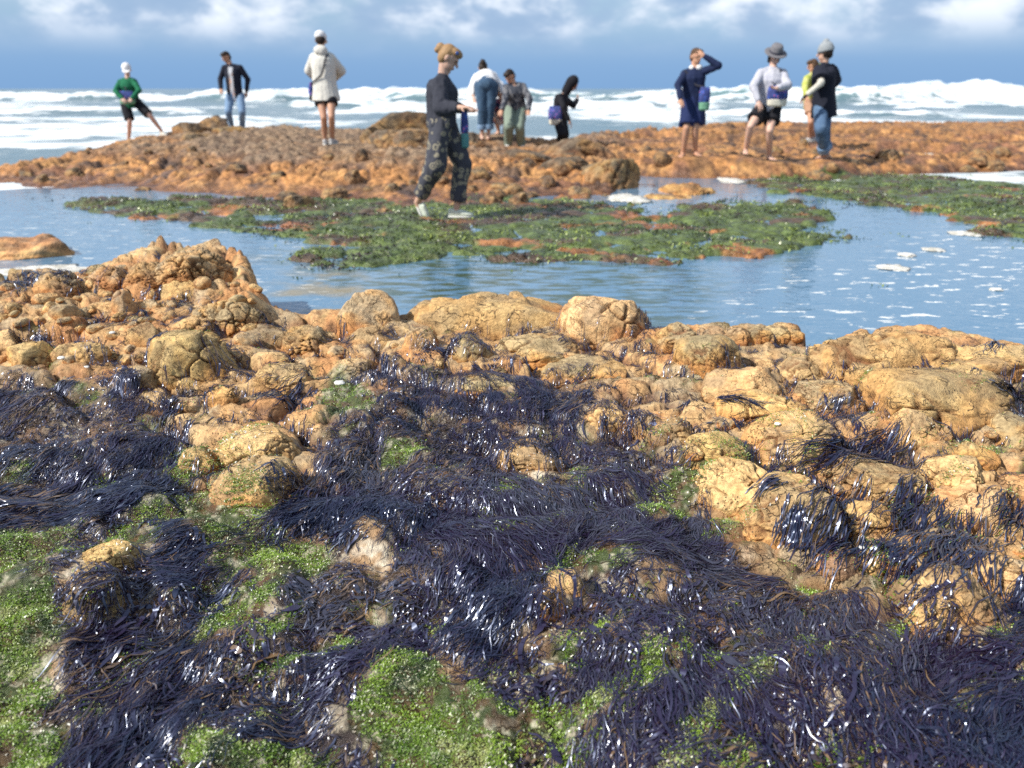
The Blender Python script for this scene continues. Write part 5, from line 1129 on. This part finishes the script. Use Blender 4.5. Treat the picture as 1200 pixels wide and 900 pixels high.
m_weed = Mat('red_black_seaweed', 0.3, 0.5)
t1, t2 = m_weed.attr('tint'), m_weed.attr('shade')
c = m_weed.mix(m_weed.rng(t1, 0.15, 0.7), (0.004, 0.005, 0.018), (0.022, 0.010, 0.028))
c = m_weed.mix(m_weed.rng(t1, 0.80, 0.97), c, (0.050, 0.044, 0.054))
c = m_weed.mix(m_weed.rng(t2, 0.80, 0.95), c, (0.050, 0.028, 0.014))
c = m_weed.mix(m_weed.rng(t2, 0.95, 0.99), c, (0.20, 0.11, 0.035))
m_weed.color(c)
m_weed.rough(m_weed.rng(t2, 0.0, 1.0, 0.28, 0.50))
m_weed.b.inputs['Coat Weight'].default_value = 0.8; m_weed.b.inputs['Coat Roughness'].default_value = 0.23; m_weed.b.inputs['Coat IOR'].default_value = 1.55; m_weed.b.inputs['Coat Tint'].default_value = (.80, .87, 1, 1); m_weed.b.inputs['Specular IOR Level'].default_value = 0.8; m_weed.b.inputs['Specular Tint'].default_value = (.55, .68, 1, 1)
def weed_obj(name, parts, mat, smooth=True):
    V = np.concatenate([p_[0] for p_ in parts]); o = 0; Fs = []
    for p_ in parts: Fs.append(p_[1] + o); o += len(p_[0])
    me = np_mesh(name, V, np.concatenate(Fs), smooth, dict(tint=np.concatenate([p_[2] for p_ in parts]), shade=np.concatenate([p_[3] for p_ in parts])))
    return mesh_obj(name, me, mat)
# main mat over the low shelf
d_low = lambda x, y: np.clip(weed_mask(x, y)[0] * (0.04 + 0.98 * sstep(-.16, .14, fbm(x * 3.6, y * 4.2, 4, 141))), 0, 1)
d_mat = lambda x, y: np.clip(weed_mask(x, y)[0] * (0.25 + 0.8 * sstep(.25, -.15, fbm(x * 3.6, y * 4.2, 4, 141))), 0, 1)
siz = lambda x, y: np.clip(0.75 + 0.28 * (2.2 - y), 0.55, 1.05)
veto = lambda x, y: np.clip(weed_mask(x, y)[0] * 1.25 - .06, 0, 1)
crumple = dict(per=(8, 16), spread=.030, Lr=(.02, .06), wr=(.002, .006), archr=(0, .010), jit=1.6)      # short torn fronds in every direction
parts = [locks(3600, (-1.9, 1.9), (0.85, 2.1), siz, d_low, 11, veto=veto), locks(2300, (-2.4, 2.0), (2.0, 3.3), siz, d_low, 12, wr=(.0016, .0046), veto=veto),
         locks(2300, (-1.9, 1.9), (0.85, 2.1), siz, d_mat, 14, veto=veto, **crumple), locks(1900, (-2.4, 2.0), (2.0, 3.3), siz, d_mat, 15, veto=veto, **crumple)]
tag(weed_obj('seaweed_mat', parts, m_weed), 'tangled purple black seaweed covering the low rocks', 'seaweed', kind='stuff')
# thin wisps caught in the joints between rocks further up
STRIPS = [(560, 421, 70, 5, 3, 1), (640, 436, 90, 6, 0, 1), (720, 424, 60, 5, 4, 1), (790, 440, 50, 6, 10, 1), (480, 430, 50, 7, 0, 1), (870, 404, 40, 5, 0, .8), (880, 436, 40, 4, -5, .8), (800, 474, 40, 6, 20, 1), (960, 484, 50, 4, 6, .9), (1150, 516, 60, 5, 5, 1), (1000, 580, 40, 4, 0, .9), (900, 545, 24, 5, -30, .9), (60, 336, 80, 12, 0, .9), (130, 384, 80, 4, 0, .7), (330, 446, 50, 8, -10, 1), (160, 430, 60, 7, 10, 1), (200, 470, 50, 10, 0, 1), (1090, 610, 60, 8, 10, .9), (930, 610, 40, 8, 40, .9), (1020, 530, 60, 5, 0, .9), (840, 600, 40, 8, 30, 1), (1120, 460, 70, 3, 2, .7)]
def strips(x, y):
    _, _, _, px_, py_ = weed_mask(x, y)
    return np.clip(blobs(px_ + 10 * fbm(x * 8, y * 8, 3, 171), py_ + 6 * fbm(x * 8, y * 8, 3, 172), STRIPS) * (.6 + fbm(x * 10, y * 12, 3, 173)), 0, 1)
d_up = lambda x, y: np.clip((1 - weed_mask(x, y)[0]) * np.maximum(sstep(.003, .024, hollow_at(x, y)) * (.25 + 1.2 * sstep(-.2, .25, fbm(x * 2.4, y * 3, 3, 37))), strips(x, y)) * (ground_z(x, y) > .05), 0, 1)
parts = [locks(2000, (-2.6, 2.5), (2.2, 3.6), siz, d_up, 13, per=(6, 15), spread=.022, Lr=(.04, .12), wr=(.0018, .005), archr=(0, .008), jit=.8), locks(260, (-3, -1.1), (3.5, 4.6), siz, d_up, 16, per=(6, 15), spread=.03, Lr=(.05, .12), wr=(.003, .007), archr=(0, .008), jit=.9)]
tag(weed_obj('seaweed_wisps', parts, m_weed), 'thin wisps of black seaweed caught in the joints between rocks', 'seaweed', kind='stuff')
# tufts one can point at, draped over single rocks: (root px, tip px, half width px, strands, label)
TUFTS = [((1050, 522), (928, 552), 13, 150, 'wide black tuft combed to the left over the yellow slab'),
    ((1078, 572), (1040, 622), 15, 120, 'short black tuft lying between two yellow rocks under the curved seam boulder'),
    ((1008, 612), (955, 668), 20, 150, 'thick drooping tuft beside the upright pale yellow block'),
    ((1130, 618), (1090, 680), 28, 190, 'large fringed tuft draped over wet orange rock near the right edge'),
    ((1196, 590), (1168, 632), 14, 90, 'dark tuft over a small round yellow cobble at the right edge'),
    ((938, 596), (925, 645), 12, 90, 'narrow tuft hanging down the end of the broken yellow ledge'),
    ((918, 562), (880, 586), 7, 60, 'slim tuft between a flat faced yellow boulder and a long slab'),
    ((1008, 573), (950, 582), 6, 60, 'flat tuft trailing along the lower edge of the long yellow slab'),
    ((1050, 636), (1020, 664), 9, 60, 'small glossy tuft right of the upright pale yellow block'),
    ((1068, 655), (1040, 690), 10, 60, 'crinkled tuft spilling over the tilted pale orange slab'),
    ((1174, 400), (1152, 412), 5, 40, 'little wind blown tuft on the pitted shoulder at the right rim'),
    ((760, 372), (765, 388), 5, 40, 'little dark tuft in the notch right of the domed rim boulder'),
    ((905, 398), (925, 408), 5, 40, 'little black tuft below the knobbly rim cluster'),
    ((1160, 448), (1215, 456), 5, 50, 'black tuft in the shade under the pitted shoulder at the right edge'),
    ((212, 470), (185, 500), 10, 90, 'crumpled black tuft beside the single round orange cobble'),
    ((360, 452), (300, 470), 9, 80, 'black tuft hanging over the pale ledge below the rim'),
    ((20, 330), (60, 352), 16, 120, 'blue black weed mound on the left outcrop at the left edge'),
    ((500, 408), (536, 416), 7, 60, 'dark purple tuft left of the grey cobble by the long humped boulder'),
    ((842, 470), (905, 476), 4, 40, 'thin tuft between the wedge shaped rock and the pitted rock')]
for i, (a, b, hw, n, label) in enumerate(TUFTS):
    rs = np.random.RandomState(900 + i)
    def on(px, py):
        d = ray(px, py); t = np.linspace(1, 6, 900); X, Y, Z = d[0] * t, d[1] * t, CAMZ + d[2] * t
        k = np.argmax(Z < drape_z(X, Y)); return np.array([X[k], Y[k]])
    A, B = on(*a), on(*b); D_ = B - A; Ln = min(np.linalg.norm(D_), 0.45); D_ /= np.linalg.norm(D_)
    wm = hw * math.hypot(A[1], 1.1) / FPX
    roots = A + np.outer(rs.normal(0, wm * .9, n), (-D_[1], D_[0])) + np.outer(rs.uniform(-.1, .60, n) * Ln, D_)
    L = rs.uniform(.35, .95, n) * Ln * 0.75; n_ = n
    V, F = ribbons(roots, math.atan2(D_[1], D_[0]) + rs.normal(0, .15, n), L, rs.uniform(.002, .0065, n), rs.uniform(.001, .014, n), rs, 11, .25, rs.uniform(.0, .006, n))
    o = weed_obj('seaweed_tuft', [(V, F, np.repeat(rs.rand(n) * .6, 22), np.repeat(rs.rand(n), 22))], m_weed)
    tag(o, label, 'seaweed', 'seaweed tufts draped on the rocks')

# ------------------------------------------------------------------ green algae: short curled blades
def blades(x, y, z, L, W, rs, lean=0.9):
    n = len(x); a = rs.uniform(0, 6.28, n); l = rs.uniform(0.2, lean + .3, n)
    d = np.stack([np.cos(a) * np.sin(l), np.sin(a) * np.sin(l), np.cos(l)], 1); s = np.stack([-np.sin(a), np.cos(a), rs.normal(0, .3, n)], 1)
    p0 = np.stack([x, y, z], 1); p1 = p0 + d * (L * .5)[:, None]
    d2 = d + np.stack([np.cos(a), np.sin(a), -rs.uniform(.2, 1.2, n)], 1) * 0.6; p2 = p1 + d2 / np.linalg.norm(d2, axis=1)[:, None] * (L * .5)[:, None]
    w = (W * .5)[:, None] * s
    V = np.stack([p0 - w * .5, p0 + w * .5, p1 - w, p1 + w, p2 - w * .35, p2 + w * .35], 1).reshape(-1, 3)
    b = np.arange(n)[:, None] * 6
    F = np.stack([b + [0, 1, 3, 2], b + [2, 3, 5, 4]], 1).reshape(-1, 4)
    t = rs.rand(n)
    return V, F, np.repeat(np.clip(.5 * fbm(x * 9, y * 9, 3, 151) + .35 + .3 * t, 0, 1), 6), np.repeat(rs.rand(n), 6)
m_alg = Mat('green_algae', 0.35, 0.5)
c = m_alg.mix(m_alg.attr('tint'), (0.03, 0.090, 0.008), (0.27, 0.40, 0.04))
c = m_alg.mix(m_alg.rng(m_alg.noise(m_alg.pos(), 11, 4, .6), .52, .66), c, (0.33, 0.37, 0.12))
c = m_alg.mix(m_alg.rng(m_alg.noise(m_alg.pos(), 7, 4, .6), .54, .64), c, (0.035, 0.06, 0.018))
c = m_alg.mix(m_alg.rng(m_alg.attr('shade'), .86, .95), c, (0.52, 0.55, 0.36))
m_alg.color(c)
def scatter(n, xr, yr, dens, seed):
    rs = np.random.RandomState(seed); x, y = rs.uniform(*xr, n), rs.uniform(*yr, n); k = rs.rand(n) < dens(x, y); return x[k], y[k], rs
x, y, rs = scatter(2600000, (-2.2, 2.2), (0.8, 3.3), lambda x, y: np.clip(weed_mask(x, y)[1] * (0.62 + 1.5 * fbm(x * 13, y * 13, 4, 152)) * np.clip(1.7 / y, .4, 1.3) ** 2 * .8, 0, 1), 21)
print('algae blades', len(x))
V, F, t, s = blades(x, y, drape_z(x, y) + rs.uniform(-.003, .004, len(x)), rs.uniform(.003, .009, len(x)) * (.7 + .7 * rs.rand(len(x)) ** 3), rs.uniform(.0012, .0032, len(x)), rs, 1.4)
tag(weed_obj('green_algae', [(V, F, t, s)], m_alg), 'bright green algae patches between the black seaweed', 'algae', kind='stuff')
# bleached coralline crumbs
m_cor = Mat('bleached_coralline', 0.7, 0.4)
m_cor.color(m_cor.mix(m_cor.attr('tint'), (0.42, 0.36, 0.27), (0.78, 0.75, 0.66)))
x, y, rs = scatter(200000, (-2.2, 2.2), (0.8, 3.4), lambda x, y: np.clip((0.22 * weed_mask(x, y)[0] + 0.6 * np.clip(weed_mask(x, y)[2], 0, 1) * (weed_mask(x, y)[4] > 480) + .15 * weed_mask(x, y)[1]) * sstep(-.05, .4, fbm(x * 6, y * 6, 4, 153)) * np.clip(1.5 / y, .3, 1.2) ** 2, 0, 1), 22)
V, F, t, s = blades(x, y, drape_z(x, y), rs.uniform(.004, .011, len(x)), rs.uniform(.002, .005, len(x)), rs, 1.4)
tag(weed_obj('coralline_crumbs', [(V, F, np.repeat(rs.rand(len(x)), 6), s)], m_cor), 'white bleached coralline crumbs scattered among the weed', 'coralline algae', kind='stuff')
# weed on the far flats
def far_weed(z_unused=None):
    rs = np.random.RandomState(31); n = 380000
    x, y = rs.uniform(-9, 11, n), rs.uniform(5.2, 14, n)
    z, m = far_height(x, y)
    k = rs.rand(n) < np.clip((m['fl'] * 1.2 + .25 * (m['fl'] > 0.01)) * (z > -0.12) * (.35 + 1.2 * fbm(x * 2.2, y * 3, 3, 155)), 0, .9)
    x, y, z = x[k], y[k], z[k]; n = len(x)
    V, F, t, s = blades(x, y, np.maximum(z, 0) - .004, rs.uniform(.015, .042, n), rs.uniform(.007, .020, n), rs, 1.75)
    kind = np.repeat(fbm(x * 1.6, y * 2.4, 4, 156), 6)
    return V, F, np.clip(t * .5 + .08 + .75 * kind, 0, 1), s
m_far = Mat('flat_weed', 0.32, 0.5)
c = m_far.mix(m_far.rng(m_far.attr('tint'), .05, .2), (0.03, 0.020, 0.020), (0.045, 0.075, 0.02))
c = m_far.mix(m_far.rng(m_far.attr('tint'), .25, .65), c, (0.25, 0.31, 0.07))
c = m_far.mix(m_far.rng(m_far.attr('shade'), .93, .99), c, (0.40, 0.42, 0.26))
m_far.color(c)
tag(weed_obj('algae_on_the_flats', [far_weed()], m_far), 'wet green and brown weed covering the low flats beyond the pool', 'algae', kind='stuff')
# ------------------------------------------------------------------ far reef (after the people, whose footing it carries) and its rocks
build_far()
FARROCKS = [
    ((206, 136, 244, 163), 17.2, 'dark grey lumpy boulder at the left of the boulder pair on the reef top', 'boulder', .8),
    ((232, 131, 272, 153), 18.0, 'dark grey boulder with a deep notch beside the feet in light jeans', 'craggy', .8),
    ((220, 152, 258, 172), 15.8, 'grey block in front of the dark boulder pair on the reef', 'boulder', .8),
    ((256, 150, 292, 166), 17.0, 'low grey slab right of the dark boulder pair on the reef', 'slab', .7),
    ((434, 130, 506, 152), 14.6, 'wide flat topped grey brown boulder on the skyline left of the cropped jeans', 'slab', .6),
    ((434, 149, 474, 171), 13.4, 'dark shaded block under the wide flat topped boulder', 'boulder', .8),
    ((466, 151, 516, 170), 13.2, 'sloping grey slab under the wide flat topped boulder, behind the walking figure', 'slab', .7),
    ((538, 148, 566, 166), 14.2, 'small dark boulder left of the bare feet below cropped jeans', 'boulder', .8),
    ((632, 161, 716, 186), 12.9, 'broad layered grey slab in front of the stooping black hood', 'slab', .55),
    ((630, 182, 690, 204), 11.6, 'pale brown step of rock under the broad layered grey slab', 'slab', .6),
    ((684, 176, 742, 214), 11.0, 'blocky brown boulder overhanging the channel, dark beneath', 'boulder', .8),
    ((776, 213, 842, 240), 10.3, 'orange brown rock standing in the channel pool', 'craggy', .8),
    ((758, 228, 806, 242), 9.9, 'low rusty rock at the left foot of the rock standing in the channel', 'boulder', .7),
    ((590, 180, 640, 198), 12.4, 'low tan ledge below the pale green trousers', 'slab', .7),
    ((-40, 288, 98, 315), 6.3, 'long low rust brown rock awash in the pool at the left edge', 'slab', .45),
]
for i, (box, Y, label, style, dl) in enumerate(FARROCKS):
    put_rock(box, label, style, 'reef_boulder', dl, 500 + i, D=Y, mat=m_rock_far.m, tone=.1 if 'rust' not in label and 'orange' not in label else .2, cat='boulder', sub=5)
# rubble along the front of the reef, too alike to tell apart
rs = random.Random(77); fprot = [rock_mesh('reef_cobble', (1, .8, .6 + .1 * k), 800 + k, 'boulder' if k % 2 else 'craggy', 4, 0, 0, m_rock_far.m, .1) for k in range(5)]
for i in range(90):
    px = rs.uniform(-10, 1210); D0 = np.interp(px, [p[0] for p in FRONT], [p[1] for p in FRONT]); y = D0 + abs(rs.gauss(0.4, 1.8)); x = (px - 600) / FPX * y * 0.95
    z = float(far_ground([x], [y])[0])
    if z < -0.02: continue
    s = rs.uniform(.06, .20); o = link(bpy.data.objects.new('reef_cobble', fprot[rs.randrange(5)][0])); o.location = (x, y, z + .1 * s); o.scale = (s, s, s * .8); o.rotation_euler = (0, 0, rs.uniform(0, 6.28))
    tag(o, 'rounded rusty rock lying among its like on the reef front', 'boulder', 'loose rocks along the reef front')
# floating foam
m_foam = Mat('sea_foam', .9, .3, (.74, .73, .68)); p = m_foam.pos(); m_foam.bump(m_foam.noise(p, 30, 5), .8, .02)
m_foam.color(m_foam.mix(m_foam.rng(m_foam.noise(p, 9, 4), .35, .65), (.44, .42, .36), (.66, .65, .61)))
def foam_patch(px, py, wpx, hpx, label, group=None, z=0.0, th=.025, seed=1):
    A = at_z(px, py, z); w = wpx * A[1] / FPX; L = abs(at_z(px, py - hpx / 2, z)[1] - at_z(px, py + hpx / 2, z)[1])
    V, F = ico(4); rn = 1 + .6 * fbm3(V * 1.9 + seed * 9, 3, seed) + .28 * fbm3(V * 6 + seed, 3, seed)
    P = V * rn[:, None] * np.array([w / 2, L / 2, th])
    me = np_mesh('foam_patch', P, F); o = mesh_obj('foam_patch', me, m_foam); o.location = A; tag(o, label, 'foam', group); return o
for i, (a, lab) in enumerate([((1047, 314, 34, 7), 'largest cream foam pad floating alone on the open pool at right'), ((1094, 293, 24, 5), 'cream foam pad floating nearest the green flat at right'), ((1062, 299, 20, 5), 'small cream foam pad between two larger ones on the pool'), ((1130, 274, 32, 6), 'cream foam caught at the tip of the green flat at right'),
    ((905, 207, 70, 9), 'thick cream foam bank in the channel below the grey hat'), ((855, 211, 26, 8), 'rounded foam clump at the left end of the channel foam bank'), ((740, 233, 46, 10), 'pale foam under the overhanging brown boulder'), ((1100, 176, 190, 10), 'broad cream foam sheet lying among the rocks at far right'), ((1150, 188, 130, 8), 'foam sheet at the right edge nearer the green flat'), ((1168, 340, 16, 3), 'thin foam fleck near the right edge of the pool'), ((60, 318, 120, 14), 'cream foam ringing the long low rock awash at the left edge')]):
    foam_patch(*a, lab, 'foam floating on the pools', .0 if a[1] > 195 else .02, .014, i + 1)
# small white shells and pebbles on the near rocks
m_shell = Mat('white_shell', .45, .4, (.74, .72, .66))
for i, (px, py, w, lab) in enumerate([(1192, 492, 20, 'white shell on the very long pale slab at the right edge'), (73, 425, 9, 'white shell at the foot of the outcrop near the left edge'), (101, 430, 7, 'small white pebble right of a white shell below the outcrop'), (133, 397, 7, 'white fleck of shell in the middle of the outcrop foot'), (398, 452, 14, 'white shell fragment on green algae below the rim'), (908, 521, 8, 'white shell at the foot of the large sandy boulder'), (1008, 655, 9, 'smooth white pebble beside the upright pale yellow block')]):
    h = hit_near(px, py); z = float(drape_z(np.array([h[0]]), np.array([h[1]]))[0]); V, F = ico(3); q = V * (1 + .2 * fbm3(V * 2 + i * 5, 2, i))[:, None] * np.array([1, .8, .45]) * (w * h[1] / FPX / 2)
    q[:, 2] += .004 * np.sin(np.arctan2(V[:, 1], V[:, 0]) * 9) * 0.4
    o = mesh_obj('shell', np_mesh('shell', q, F), m_shell); o.location = (h[0], h[1], z + .002); tag(o, lab, 'shell')
